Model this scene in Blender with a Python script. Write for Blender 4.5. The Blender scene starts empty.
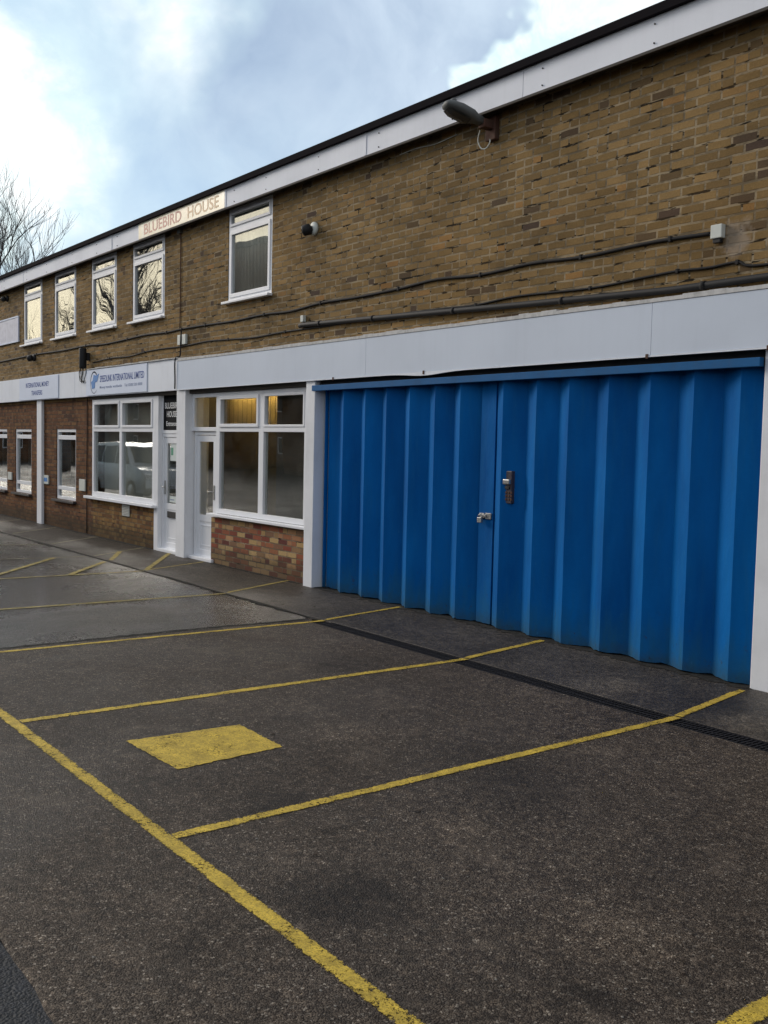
import bpy, bmesh, math, random
from mathutils import Vector, Matrix
R = math.radians
rnd = random.Random(7)
S = bpy.context.scene
COL = S.collection

# ------------------------------------------------------------------ node helpers
class NT:
    def __init__(s, tree): s.t = tree; s.n = tree.nodes; s.l = tree.links
    def node(s, kind, ins=None, **props):
        nd = s.n.new(kind)
        for k, v in props.items(): setattr(nd, k, v)
        for k, v in (ins or {}).items():
            sock = nd.inputs[k]
            if isinstance(v, bpy.types.NodeSocket): s.l.new(v, sock)
            else: sock.default_value = v
        return nd
    def math(s, op, a, b=0.0, c=None, clamp=False):
        ins = {0: a, 1: b}
        if c is not None: ins[2] = c
        return s.node('ShaderNodeMath', ins, operation=op, use_clamp=clamp).outputs[0]
    def noise(s, vec, scale, detail=3.0, rough=0.5, dist=0.0, col=False):
        n = s.node('ShaderNodeTexNoise', {'Vector': vec, 'Scale': scale, 'Detail': detail, 'Roughness': rough, 'Distortion': dist})
        return n.outputs['Color' if col else 'Fac']
    def ramp(s, fac, stops, interp='LINEAR'):
        r = s.node('ShaderNodeValToRGB', {'Fac': fac}); cr = r.color_ramp; cr.interpolation = interp
        while len(cr.elements) < len(stops): cr.elements.new(0.5)
        for e, (p, c) in zip(cr.elements, stops):
            e.position = p
            e.color = (c, c, c, 1) if isinstance(c, (int, float)) else (*c, 1)
        return r.outputs['Color']
    def mix(s, fac, a, b, mode='MIX'):
        n = s.node('ShaderNodeMix', data_type='RGBA', blend_type=mode)
        for sock, v in ((n.inputs[0], fac), (n.inputs[6], a), (n.inputs[7], b)):
            if isinstance(v, bpy.types.NodeSocket): s.l.new(v, sock)
            elif isinstance(v, (int, float)): sock.default_value = v if sock == n.inputs[0] else (v, v, v, 1)
            else: sock.default_value = (*v, 1)
        return n.outputs[2]
    def sep(s, vec):
        return s.node('ShaderNodeSeparateXYZ', {0: vec}).outputs
    def comb(s, x=0.0, y=0.0, z=0.0):
        return s.node('ShaderNodeCombineXYZ', {0: x, 1: y, 2: z}).outputs[0]
    def pos(s): return s.node('ShaderNodeNewGeometry').outputs['Position']
    def vmul(s, v, k):
        return s.node('ShaderNodeVectorMath', {0: v, 1: k}, operation='MULTIPLY').outputs[0]
    def vadd(s, v, k):
        return s.node('ShaderNodeVectorMath', {0: v, 1: k}, operation='ADD').outputs[0]
    def bump(s, h, strength=0.3, dist=0.01):
        return s.node('ShaderNodeBump', {'Height': h, 'Strength': strength, 'Distance': dist}).outputs[0]

def mat(name):
    m = bpy.data.materials.new(name); m.use_nodes = True
    m.node_tree.nodes.clear(); t = NT(m.node_tree)
    out = t.node('ShaderNodeOutputMaterial')
    def finish(**ins):
        names = {'color': 'Base Color', 'rough': 'Roughness', 'metal': 'Metallic', 'normal': 'Normal', 'spec': 'Specular IOR Level', 'coat': 'Coat Weight',
                 'emis': 'Emission Color', 'emit': 'Emission Strength', 'ior': 'IOR'}
        b = t.node('ShaderNodeBsdfPrincipled')
        for k, v in ins.items():
            sock = b.inputs[names[k]]
            if isinstance(v, bpy.types.NodeSocket): t.l.new(v, sock)
            elif isinstance(v, tuple): sock.default_value = (*v, 1)
            else: sock.default_value = v
        t.l.new(b.outputs[0], out.inputs[0]); return b
    t.out = out
    return m, t, finish

def painted(name, col, rough=0.45, dirt=0.25, scale=3.0, streak=0.3, metal=0.0, dirtcol=(0.10, 0.09, 0.075), spec=0.3):
    """paint or plastic with uneven dirt, rain streaks and a faint surface wobble"""
    m, t, fin = mat(name); p = t.pos()
    n1 = t.noise(p, scale, 6, 0.6)
    n2 = t.noise(t.vmul(p, (9, 9, 0.7)), 1.6, 4, 0.6)
    d = t.math('ADD', t.math('MULTIPLY', t.ramp(n1, [(0.45, 0), (0.8, 1)]), dirt), t.math('MULTIPLY', t.ramp(n2, [(0.5, 0), (0.85, 1)]), streak * dirt), clamp=True)
    fine = t.noise(p, 140, 2)
    c = t.mix(d, col, dirtcol)
    c = t.mix(t.math('MULTIPLY', fine, 0.10), c, tuple(x * 0.6 for x in col))
    r = t.math('ADD', rough - 0.1, t.math('MULTIPLY', n1, 0.25))
    fin(color=c, rough=r, metal=metal, spec=spec, normal=t.bump(t.noise(p, 2.2, 4), 0.22, 0.02))
    return m

def brick_mat(name, stops, mortar=(0.27, 0.235, 0.18), gap=(0.03, 0.025, 0.02), gapamt=0.45, stain=0.55, warm=(0.33, 0.2, 0.07), msize=0.011, headers=0.42, tone=(1.0, 0.91, 0.76)):
    m, t, fin = mat(name); p = t.pos(); x, y, z = t.sep(p)
    u = t.math('ADD', x, y)
    wob = t.noise(p, 9, 2, 0.5, col=True)
    w = t.vmul(t.vadd(wob, (-0.5, -0.5, -0.5)), (0.012, 0.012, 0))
    v = t.vadd(t.comb(u, z, 0), w)
    def br(c1, c2, ms):
        return t.node('ShaderNodeTexBrick', {'Vector': v, 'Color1': c1, 'Color2': c2, 'Mortar': (0, 0, 0, 1), 'Scale': 1.0, 'Mortar Size': ms,
                      'Mortar Smooth': 0.25, 'Bias': 0.0, 'Brick Width': 0.225, 'Row Height': 0.075}, offset=0.5, offset_frequency=2)
    b = br((0, 0, 0, 1), (1, 1, 1, 1), 0.0)
    rid = t.math('ADD', t.sep(b.outputs['Color'])[0], 0.0)
    b2 = br((0, 0, 0, 1), (1, 1, 1, 1), msize)
    fac = b2.outputs['Fac']
    # some stretchers are laid as two headers: a joint at mid length and a colour of their own for one half
    vx, vz, _ = t.sep(v)
    row = t.math('FLOOR', t.math('DIVIDE', vz, 0.075))
    odd = t.math('FLOORED_MODULO', row, 2.0)
    fr = t.math('FRACT', t.math('ADD', t.math('DIVIDE', vx, 0.225), t.math('MULTIPLY', t.math('SUBTRACT', 1.0, odd), 0.5)))
    split = t.math('GREATER_THAN', t.math('FRACT', t.math('MULTIPLY', rid, 91.3)), 1.0 - headers)
    half = t.math('MULTIPLY', t.math('GREATER_THAN', fr, 0.5), split)
    mid = t.math('MULTIPLY', t.math('LESS_THAN', t.math('ABSOLUTE', t.math('SUBTRACT', fr, 0.5)), msize * 0.45 / 0.225), split)
    fac = t.math('MAXIMUM', fac, mid)
    rid = t.math('FRACT', t.math('ADD', rid, t.math('MULTIPLY', half, 0.41)))
    # a second random number per brick, from the first
    rid2 = t.math('FRACT', t.math('MULTIPLY', rid, 37.77))
    c = t.ramp(rid, stops)
    c = t.mix(t.math('MULTIPLY', rid2, 0.28), c, tuple(k * 0.5 for k in stops[len(stops) // 2][1]))
    g = t.noise(p, 60, 5, 0.7)
    c = t.mix(t.math('MULTIPLY', t.ramp(g, [(0.35, 0), (0.7, 1)]), 0.45), c, t.vmul(c, (0.5, 0.48, 0.46)))
    g2 = t.noise(p, 22, 3, 0.6)
    c = t.mix(t.math('MULTIPLY', t.ramp(g2, [(0.56, 0), (0.7, 1)]), 0.35), c, t.vmul(c, (1.5, 1.45, 1.35)))
    # mortar: pale in places, missing and dark in others
    mn = t.noise(t.vmul(p, (1, 1, 3)), 3.2, 4, 0.7)
    mc = t.mix(t.ramp(mn, [(0.5 - gapamt * 0.1, 1), (0.62 - gapamt * 0.1, 0)]), mortar, tuple(k * 0.52 for k in mortar))
    joint = t.noise(t.vmul(p, (2.4, 2.4, 13.0)), 1.7, 3, 0.6)
    jm = t.ramp(joint, [(0.63 - gapamt * 0.08, 0), (0.66 - gapamt * 0.08, 1)])
    mc = t.mix(jm, mc, gap)
    c = t.mix(fac, c, mc)
    st = t.noise(t.vmul(p, (1, 1, 1.6)), 0.9, 5, 0.6, 0.4)
    c = t.mix(t.math('MULTIPLY', t.ramp(st, [(0.42, 0), (0.72, 1)]), stain), c, t.vmul(c, (0.42, 0.42, 0.43)))
    st2 = t.noise(t.vadd(p, (17, 3, 5)), 0.55, 4, 0.6)
    c = t.mix(t.math('MULTIPLY', t.ramp(st2, [(0.5, 0), (0.7, 1)]), 0.35), c, t.mix(0.5, c, warm))
    sp = t.vadd(p, t.vmul(t.vadd(t.noise(p, 7, 4, 0.6, col=True), (-.5, -.5, -.5)), (.3, .3, .3)))
    dd = t.node('ShaderNodeVectorMath', {0: t.vmul(sp, (1.3, 0, 1.0)), 1: (-4.64 * 1.3, 0, 3.42)}, operation='DISTANCE').outputs['Value']
    c = t.mix(t.math('MULTIPLY', t.ramp(dd, [(0.08, 1), (0.17, 0)]), 0.55), c, (0.42, 0.38, 0.36))
    h = t.math('SUBTRACT', t.math('ADD', t.math('MULTIPLY', g, 0.35), t.math('MULTIPLY', rid2, 0.3)), t.math('MULTIPLY', fac, t.math('ADD', 0.6, jm)))
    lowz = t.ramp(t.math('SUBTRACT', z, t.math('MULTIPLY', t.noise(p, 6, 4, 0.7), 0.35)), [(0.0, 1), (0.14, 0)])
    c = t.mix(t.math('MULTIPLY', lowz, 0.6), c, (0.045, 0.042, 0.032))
    c = t.vmul(c, tone)
    fin(color=c, rough=0.95, spec=0.12, normal=t.bump(h, 0.8, 0.012))
    return m

def ground_mat(name, dark, mid, light, fleck, rough=(0.35, 0.75), flk=0.5, cell=110, patch=0.6, bumpd=0.006, streak=False, tint=(0.045, 0.038, 0.03), wet=0.5, spec=0.3, stains_and_sheen=()):
    m, t, fin = mat(name); p = t.pos()
    vor = t.node('ShaderNodeTexVoronoi', {'Vector': p, 'Scale': float(cell)})
    rid = t.sep(vor.outputs['Color'])[0]
    c = t.ramp(rid, [(0.0, dark), (0.45, mid), (0.8, light), (1.0, light)])
    vor2 = t.node('ShaderNodeTexVoronoi', {'Vector': p, 'Scale': cell * 0.8})
    r2 = t.sep(vor2.outputs['Color'])[1]
    c = t.mix(t.math('MULTIPLY', t.ramp(r2, [(0.945, 0), (0.97, 1)]), flk * 0.8), c, fleck)
    n = t.noise(p, 26, 5, 0.75)
    c = t.mix(t.math('MULTIPLY', t.ramp(n, [(0.38, 1), (0.62, 0)]), 0.75), c, dark)
    clump = t.noise(p, 11, 4, 0.75, 0.3)
    c = t.mix(t.math('MULTIPLY', t.ramp(clump, [(0.36, 1), (0.56, 0)]), 0.55), c, t.vmul(c, (0.38, 0.37, 0.36)))
    c = t.mix(t.math('MULTIPLY', t.ramp(clump, [(0.54, 0), (0.70, 1)]), 0.6), c, t.vmul(c, (1.7, 1.68, 1.62)))
    big = t.noise(p, 0.55, 6, 0.62, 0.6)
    c = t.mix(t.math('MULTIPLY', t.ramp(big, [(0.4, 0), (0.68, 1)]), patch), c, t.vmul(c, (0.4, 0.38, 0.36)))
    med = t.noise(t.vadd(p, (5, 9, 0)), 2.1, 6, 0.7, 0.3)
    c = t.mix(t.math('MULTIPLY', t.ramp(med, [(0.55, 0), (0.75, 1)]), 0.55), c, t.mix(0.6, c, t.vmul(light, (1.25, 1.2, 1.15)) if isinstance(light, bpy.types.NodeSocket) else tuple(k * 1.3 for k in light)))
    c = t.mix(t.math('MULTIPLY', t.ramp(t.noise(t.vadd(p, (50, 1, 0)), 0.8, 4, 0.6), [(0.45, 0), (0.7, 1)]), 0.4), c, t.mix(0.5, c, tint))
    oil = t.noise(t.vadd(p, (31, 7, 0)), 1.4, 3, 0.5, 0.8)
    c = t.mix(t.math('MULTIPLY', t.ramp(oil, [(0.63, 0), (0.72, 1)]), 0.6), c, tuple(k * 0.35 for k in dark))
    for (sx, sy, sr, sa) in stains_and_sheen:
        wp = t.vadd(p, t.vmul(t.vadd(t.noise(p, 4.5, 5, 0.7, col=True), (-.5, -.5, -.5)), (.5, .5, 0)))
        dd = t.node('ShaderNodeVectorMath', {0: wp, 1: (sx, sy, 0)}, operation='DISTANCE').outputs['Value']
        c = t.mix(t.math('MULTIPLY', t.ramp(t.math('DIVIDE', dd, sr), [(0.3, 1), (1.0, 0)]), abs(sa)), c, t.vmul(c, (0.30, 0.29, 0.29) if sa > 0 else (1.9, 1.9, 1.85)))
    w = t.ramp(t.noise(t.vadd(p, (3, 40, 0)), 0.45, 5, 0.62, 0.5), [(0.40, 1), (0.62, 0)])
    r = t.math('SUBTRACT', t.math('ADD', rough[0], t.math('MULTIPLY', n, rough[1] - rough[0])), t.math('MULTIPLY', w, wet * 0.3), clamp=True)
    h = t.math('ADD', t.math('MULTIPLY', vor.outputs['Distance'], -0.8), t.math('MULTIPLY', n, 1.2))
    fin(color=c, rough=r, spec=spec, normal=t.bump(h, 0.9, bumpd))
    return m

def line_mat(name, col, wear=0.5, under=(0.035, 0.031, 0.027)):
    """worn road paint: chipped to nothing where the noise beats the paint, ragged at the edges (uv.y = across the line)"""
    m, t, fin = mat(name); p = t.pos()
    uv = t.node('ShaderNodeTexCoord').outputs['UV']; v = t.sep(uv)[1]
    edge = t.math('MULTIPLY', t.math('ABSOLUTE', t.math('SUBTRACT', v, 0.5)), 2.0)
    n = t.math('ADD', t.math('MULTIPLY', t.noise(p, 48, 5, 0.8), 0.65), t.math('MULTIPLY', t.noise(p, 190, 3, 0.7), 0.35)); n2 = t.noise(p, 5, 3, 0.6)
    vor = t.node('ShaderNodeTexVoronoi', {'Vector': p, 'Scale': 90.0}).outputs['Distance']
    s = t.math('ADD', n, t.math('MULTIPLY', t.math('SUBTRACT', n2, 0.5), 0.32))
    s = t.math('SUBTRACT', s, t.math('MULTIPLY', t.math('POWER', edge, 5.0), 0.22))
    mask = t.ramp(s, [(0.26 + wear * 0.16, 0), (0.31 + wear * 0.16, 1)])
    c = t.mix(t.ramp(t.noise(p, 9, 5, 0.7), [(0.35, 0), (0.7, 1)]), tuple(k * 0.5 for k in col), col)
    c = t.mix(t.math('MULTIPLY', t.ramp(t.noise(p, 130, 3), [(0.45, 0), (0.62, 1)]), 0.75), c, tuple(k * 0.35 for k in col))
    b = t.node('ShaderNodeBsdfPrincipled', {'Base Color': c, 'Roughness': 0.7, 'Normal': t.bump(t.math('SUBTRACT', n, t.math('MULTIPLY', vor, 0.5)), 0.5, 0.004)})
    tr = t.node('ShaderNodeBsdfTransparent')
    mx = t.node('ShaderNodeMixShader', {0: mask, 1: tr.outputs[0], 2: b.outputs[0]})
    t.l.new(mx.outputs[0], t.out.inputs[0])
    return m

def glass_mat(name, tint=(0.88, 0.9, 0.88), base=0.07, wav=0.02):
    m, t, fin = mat(name); p = t.pos()
    bmp = t.bump(t.noise(p, 1.1, 1, 0.4), wav, 0.12)
    fc = t.node('ShaderNodeLayerWeight', {'Blend': 0.5}).outputs['Facing']
    k = t.math('ADD', base, t.math('MULTIPLY', t.math('POWER', fc, 4.0), 1.0 - base), clamp=True)
    tr = t.node('ShaderNodeBsdfTransparent', {'Color': (*tint, 1)})
    gl = t.node('ShaderNodeBsdfGlossy', {'Color': (0.96, 0.97, 0.97, 1), 'Roughness': 0.008, 'Normal': bmp})
    dirt = t.node('ShaderNodeBsdfDiffuse', {'Color': (0.3, 0.29, 0.26, 1)})
    mx = t.node('ShaderNodeMixShader', {0: k, 1: tr.outputs[0], 2: gl.outputs[0]})
    dn = t.math('MULTIPLY', t.ramp(t.noise(p, 2.5, 5, 0.7), [(0.4, 0), (0.8, 1)]), 0.09)
    mx2 = t.node('ShaderNodeMixShader', {0: dn, 1: mx.outputs[0], 2: dirt.outputs[0]})
    t.l.new(mx2.outputs[0], t.out.inputs[0])
    return m

def plain(name, col, rough=0.6, metal=0.0, emit=0.0):
    m, t, fin = mat(name); p = t.pos()
    c = t.mix(t.math('MULTIPLY', t.noise(p, 30, 4, 0.6), 0.4), col, tuple(k * 0.55 for k in col))
    if emit: fin(color=c, rough=rough, emis=col, emit=emit)
    else: fin(color=c, rough=rough, metal=metal)
    return m

# ------------------------------------------------------------------ materials
M = {}
M['brick_up'] = brick_mat('stock_brick', [(0.0, (0.10, 0.075, 0.07)), (0.03, (0.13, 0.10, 0.075)), (0.07, (0.23, 0.165, 0.088)), (0.4, (0.28, 0.20, 0.10)),
                          (0.7, (0.32, 0.228, 0.115)), (0.95, (0.38, 0.27, 0.14)), (1.0, (0.40, 0.235, 0.10))], mortar=(0.36, 0.31, 0.235), gapamt=0.6, stain=0.65, headers=0.3)
M['brick_low'] = brick_mat('red_brown_brick', [(0.0, (0.10, 0.055, 0.045)), (0.3, (0.17, 0.085, 0.055)), (0.6, (0.21, 0.105, 0.06)), (0.85, (0.24, 0.125, 0.065)), (1.0, (0.29, 0.17, 0.09))],
                           mortar=(0.18, 0.13, 0.10), gapamt=0.2, stain=0.4, warm=(0.22, 0.1, 0.05))
M['brick_mid'] = brick_mat('orange_brown_brick', [(0.0, (0.12, 0.06, 0.045)), (0.3, (0.22, 0.12, 0.06)), (0.6, (0.30, 0.18, 0.08)), (1.0, (0.36, 0.25, 0.12))],
                           mortar=(0.22, 0.17, 0.12), gapamt=0.2, stain=0.45)
M['brick_mix'] = brick_mat('multi_stock_brick', [(0.0, (0.13, 0.05, 0.045)), (0.22, (0.27, 0.085, 0.055)), (0.4, (0.34, 0.15, 0.08)), (0.5, (0.22, 0.13, 0.09)), (0.62, (0.44, 0.31, 0.14)), (0.85, (0.50, 0.38, 0.19)), (1.0, (0.42, 0.22, 0.12))],
                           mortar=(0.30, 0.24, 0.17), gapamt=0.05, stain=0.25, msize=0.009, headers=0.12, tone=(1.25, 1.15, 1.1))
M['pvc'] = painted('white_upvc', (0.88, 0.885, 0.90), 0.45, 0.06)
M['white'] = painted('white_render_paint', (0.86, 0.865, 0.88), 0.6, 0.16, 2.0, 0.7)
M['white_fascia'] = painted('white_fascia_board', (0.84, 0.87, 0.92), 0.65, 0.12, 1.5, 0.8)
M['grey_fascia'] = painted('pale_grey_blue_panel', (0.64, 0.70, 0.79), 0.6, 0.10, 0.8, 0.45)
M['lilac_fascia'] = painted('upper_white_panel', (0.85, 0.87, 0.92), 0.65, 0.09, 1.0, 0.6)
M['gap'] = plain('dark_joint', (0.03, 0.03, 0.03), 0.9)
M['roof_edge'] = painted('dark_roof_felt', (0.014, 0.012, 0.014), 0.95, 0.1, dirtcol=(.02, .018, .017), spec=0.05)
M['soffit'] = painted('brown_soffit', (0.07, 0.06, 0.05), 0.8, 0.3)
M['lead'] = painted('weathered_white_mortar', (0.62, 0.61, 0.59), 0.8, 0.5, 14.0, 0.5)
M['sill_dark'] = painted('dark_sill', (0.05, 0.045, 0.045), 0.6, 0.3)
M['glass'] = glass_mat('window_glass')
M['glass_up'] = glass_mat('upper_window_glass', (0.88, 0.9, 0.88), 0.17, 0.03)
M['black'] = plain('black_plastic', (0.008, 0.008, 0.009), 0.7)
M['cable'] = plain('black_cable', (0.008, 0.007, 0.007), 0.8)
M['brown_iron'] = painted('rusty_iron', (0.10, 0.045, 0.03), 0.8, 0.5, 12)
M['lampgrey'] = painted('lamp_grey', (0.12, 0.125, 0.12), 0.55, 0.4, 10)
M['lamplens'] = plain('lamp_lens', (0.09, 0.09, 0.085), 0.2)
M['box'] = painted('white_box', (0.66, 0.68, 0.62), 0.5, 0.15, 8)
M['steel'] = plain('galvanised_steel', (0.45, 0.45, 0.44), 0.35, 0.8)
M['keypad'] = painted('grey_keypad', (0.06, 0.05, 0.065), 0.4, 0.2, 20)
M['signwhite'] = painted('white_sign_board', (0.76, 0.82, 0.94), 0.7, 0.08, 2.0)
M['signlilac'] = painted('faded_sign_board', (0.66, 0.67, 0.76), 0.5, 0.3, 7.0)
M['navy'] = plain('navy_lettering', (0.05, 0.10, 0.34), 0.7)
M['skyblue'] = plain('blue_emblem', (0.05, 0.24, 0.62), 0.5)
M['greyink'] = plain('grey_lettering', (0.26, 0.32, 0.48), 0.7)
M['signblack'] = painted('black_sign_board', (0.010, 0.011, 0.013), 0.8, 0.05, dirtcol=(.03, .03, .03), spec=0.08)
M['signink'] = plain('white_lettering', (0.75, 0.75, 0.75), 0.5)
M['room'] = painted('cream_wall', (0.60, 0.52, 0.36), 0.8, 0.1)
M['roomdark'] = painted('dark_screen_paint', (0.10, 0.095, 0.085), 0.8, 0.2)
M['office'] = painted('grey_office_wall', (0.42, 0.40, 0.36), 0.8, 0.1)
M['carpet'] = plain('dark_carpet', (0.05, 0.045, 0.04), 0.95)
M['net'] = painted('grey_blind', (0.80, 0.78, 0.74), 0.9, 0.12, 4)
M['tube'] = plain('lit_tube', (1.0, 0.66, 0.20), 0.5, 0, 14.0); M['dark_olive'] = painted('dark_olive_paint', (0.14, 0.115, 0.05), 0.8, 0.2)
M['paper'] = plain('notice_paper', (0.72, 0.78, 0.74), 0.7)
M['green'] = plain('green_print', (0.10, 0.35, 0.22), 0.6)
M['bark'] = painted('bark', (0.11, 0.10, 0.095), 0.9, 0.3, 6)
M['carpaint'] = plain('silver_car_paint', (0.5, 0.52, 0.54), 0.25, 0.4)
M['carglass'] = plain('car_glass', (0.01, 0.012, 0.014), 0.06)
M['rubber'] = plain('tyre_rubber', (0.02, 0.02, 0.02), 0.8)
M['grit'] = plain('pale_grit', (0.22, 0.20, 0.17), 0.8)
M['leafbits'] = plain('dead_leaf', (0.06, 0.04, 0.025), 0.8)
M['drain'] = painted('cast_iron_grate', (0.009, 0.009, 0.012), 0.85, 0.15, 20, dirtcol=(0.03, 0.03, 0.03))
M['slot'] = plain('drain_dark', (0.004, 0.004, 0.005), 0.9)
M['moss'] = painted('mossy_dirt', (0.013, 0.012, 0.009), 0.9, 0.4, 20)

# sign board with warm sun glow painted into its colour
m, t, fin = mat('sun_glow_panel'); p = t.pos()
c = t.ramp(t.noise(t.vmul(p, (1, 1, 0.4)), 3.5, 4, 0.6), [(0.3, (0.95, 0.78, 0.60)), (0.5, (0.97, 0.88, 0.66)), (0.7, (0.97, 0.93, 0.80))])
fin(color=c, rough=0.22, spec=0.9, normal=t.bump(t.noise(p, 5, 3), 0.05, 0.02)); M['glowpanel'] = m
M['goldink'] = plain('copper_lettering', (0.78, 0.42, 0.32), 0.6)
M['goldink2'] = plain('pale_gold_lettering', (0.92, 0.66, 0.40), 0.6)

# blue corrugated door paint
m, t, fin = mat('blue_door_paint'); p = t.pos(); x, y, z = t.sep(p)
c = t.mix(t.ramp(t.noise(t.vmul(p, (1, 1, 0.25)), 2.2, 5, 0.6), [(0.35, 0), (0.7, 1)]), (0.001, 0.086, 0.30), (0.003, 0.145, 0.45))
c = t.mix(t.math('MULTIPLY', t.ramp(t.noise(t.vmul(p, (14, 14, 1.2)), 1.3, 5, 0.7), [(0.5, 0), (0.8, 1)]), 0.35), c, (0.02, 0.14, 0.30))
rust = t.math('MULTIPLY', t.ramp(t.noise(p, 11, 5, 0.75), [(0.62, 0), (0.68, 1)]), t.ramp(z, [(0.0, 1), (0.55, 0)]))
low = t.ramp(t.math('ADD', z, t.math('MULTIPLY', t.noise(t.vmul(p, (5, 5, 1.5)), 1.6, 5, 0.7), 0.9)), [(0.35, 1), (0.85, 0)])
c = t.mix(t.math('MULTIPLY', low, 0.65), c, (0.025, 0.12, 0.18))
spl = t.ramp(t.math('ADD', z, t.math('MULTIPLY', t.noise(p, 14, 5, 0.7), 0.25)), [(0.10, 1), (0.26, 0)])
c = t.mix(t.math('MULTIPLY', spl, 0.55), c, (0.04, 0.06, 0.055))
c = t.mix(t.math('MULTIPLY', rust, 0.7), c, (0.05, 0.03, 0.018))
scr = t.noise(t.vmul(p, (30, 30, 6)), 1.5, 4, 0.7)
c = t.mix(t.math('MULTIPLY', t.ramp(scr, [(0.68, 0), (0.72, 1)]), 0.35), c, (0.05, 0.22, 0.38))
fin(color=c, spec=0.07, rough=t.math('ADD', 0.5, t.math('MULTIPLY', t.noise(p, 3, 4), 0.3)), normal=t.bump(t.math('ADD', t.noise(t.vmul(p, (1, 1, 0.4)), 3.5, 3), t.math('MULTIPLY', t.noise(p, 24, 3), 0.12)), 0.5, 0.03)); M['blue'] = m
M['bluerail'] = painted('faded_blue_rail', (0.008, 0.11, 0.29), 0.75, 0.35, 5.0, 0.5, dirtcol=(0.06, 0.08, 0.11))

M['asphalt_near'] = ground_mat('coarse_asphalt', (0.019, 0.0125, 0.008), (0.084, 0.061, 0.043), (0.20, 0.157, 0.117), (0.60, 0.52, 0.42), rough=(0.5, 0.9), flk=0.85, cell=165, bumpd=0.008, wet=0.5, spec=0.22, patch=0.5,
    stains_and_sheen=((-3.12, -4.55, 0.40, .9), (-4.22, -4.28, 0.26, .6), (-3.6, -3.1, 0.6, .45), (-4.05, -2.9, 0.5, .4), (-2.35, -3.95, 0.35, -.6), (-3.45, -3.75, 0.2, -.5), (-5.0, -3.3, .3, -.35), (-5.35, -4.45, .12, .5), (-6.6, -2.2, .5, .4)))
M['asphalt_far'] = ground_mat('smooth_wet_asphalt', (0.022, 0.0165, 0.0125), (0.046, 0.036, 0.0275), (0.10, 0.082, 0.064), (0.2, 0.17, 0.14), rough=(0.24, 0.58), flk=0.5, cell=60, bumpd=0.007, wet=0.8, spec=0.34, patch=0.85,
    stains_and_sheen=((-9.6, -2.6, 1.1, -.5), (-11.3, -1.6, .7, -.4), (-12.5, -3.6, 1.6, .5), (-16, -2.5, 2.0, .5)))  # lightening patches paint the sheen of mirrored windows into the colour
M['apron'] = ground_mat('wet_concrete', (0.036, 0.029, 0.021), (0.088, 0.072, 0.055), (0.17, 0.143, 0.113), (0.30, 0.265, 0.22), rough=(0.45, 0.85), flk=0.35, cell=110, bumpd=0.004, patch=0.8, wet=0.6, spec=0.25,
    stains_and_sheen=((-4.9, -.95, .45, -.7), (-6.3, -.9, .4, .5), (-4.1, -.7, .35, .6), (-3.8, -1.0, .25, -.6), (-8.5, -.6, .7, .4), (-10, -.9, .5, .4)))
M['road'] = ground_mat('new_black_asphalt', (0.007, 0.008, 0.010), (0.017, 0.018, 0.022), (0.032, 0.034, 0.04), (0.06, 0.06, 0.065), rough=(0.5, 0.85), flk=0.3, cell=100)
M['yellow'] = line_mat('worn_yellow_paint', (0.80, 0.55, 0.06), 0.9)
M['yellow_far'] = line_mat('thin_yellow_paint', (0.58, 0.44, 0.11), 0.85)
M['yellow_pale'] = line_mat('faded_pale_paint', (0.42, 0.36, 0.22), 0.85)

# ------------------------------------------------------------------ mesh helpers
def new_obj(name, bm, m, parent=None, smooth=False, recalc=True):
    if recalc: bmesh.ops.recalc_face_normals(bm, faces=bm.faces)
    me = bpy.data.meshes.new(name); bm.to_mesh(me); bm.free()
    for mm in (m if isinstance(m, (list, tuple)) else [m]): me.materials.append(mm)
    if smooth:
        for f in me.polygons: f.use_smooth = True
    o = bpy.data.objects.new(name, me); COL.objects.link(o)
    if parent is not None:
        base = Vector((0, 0, 0)); q = parent
        while q is not None: base += q.location; q = q.parent
        me.transform(Matrix.Translation(-base)); o.parent = parent
    return o
def thing(name, label, cat, loc=(0, 0, 0), group=None):
    o = bpy.data.objects.new(name, None); COL.objects.link(o); o.location = loc; o.empty_display_size = 0.2
    return tag(o, label, cat, group)
def tag(o, label=None, cat=None, group=None, kind=None):
    if label: o['label'] = label
    if cat: o['category'] = cat
    if group: o['group'] = group
    if kind: o['kind'] = kind
    return o
def bx(bm, x0, x1, y0, y1, z0, z1, bev=0.0, mi=0):
    r = bmesh.ops.create_cube(bm, size=1.0)
    vs = r['verts']
    for v in vs:
        v.co = Vector(((x0 + x1) / 2 + v.co.x * (x1 - x0), (y0 + y1) / 2 + v.co.y * (y1 - y0), (z0 + z1) / 2 + v.co.z * (z1 - z0)))
    fs = {f for v in vs for f in v.link_faces}
    for f in fs: f.material_index = mi
    if bev:
        es = list({e for v in vs for e in v.link_edges})
        rr = bmesh.ops.bevel(bm, geom=es, offset=bev, segments=2, profile=0.6, affect='EDGES')
        for f in rr['faces']: f.material_index = mi
def BM(*boxes, bev=0.0):
    bm = bmesh.new()
    for b in boxes: bx(bm, *b, bev=bev)
    return bm
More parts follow.
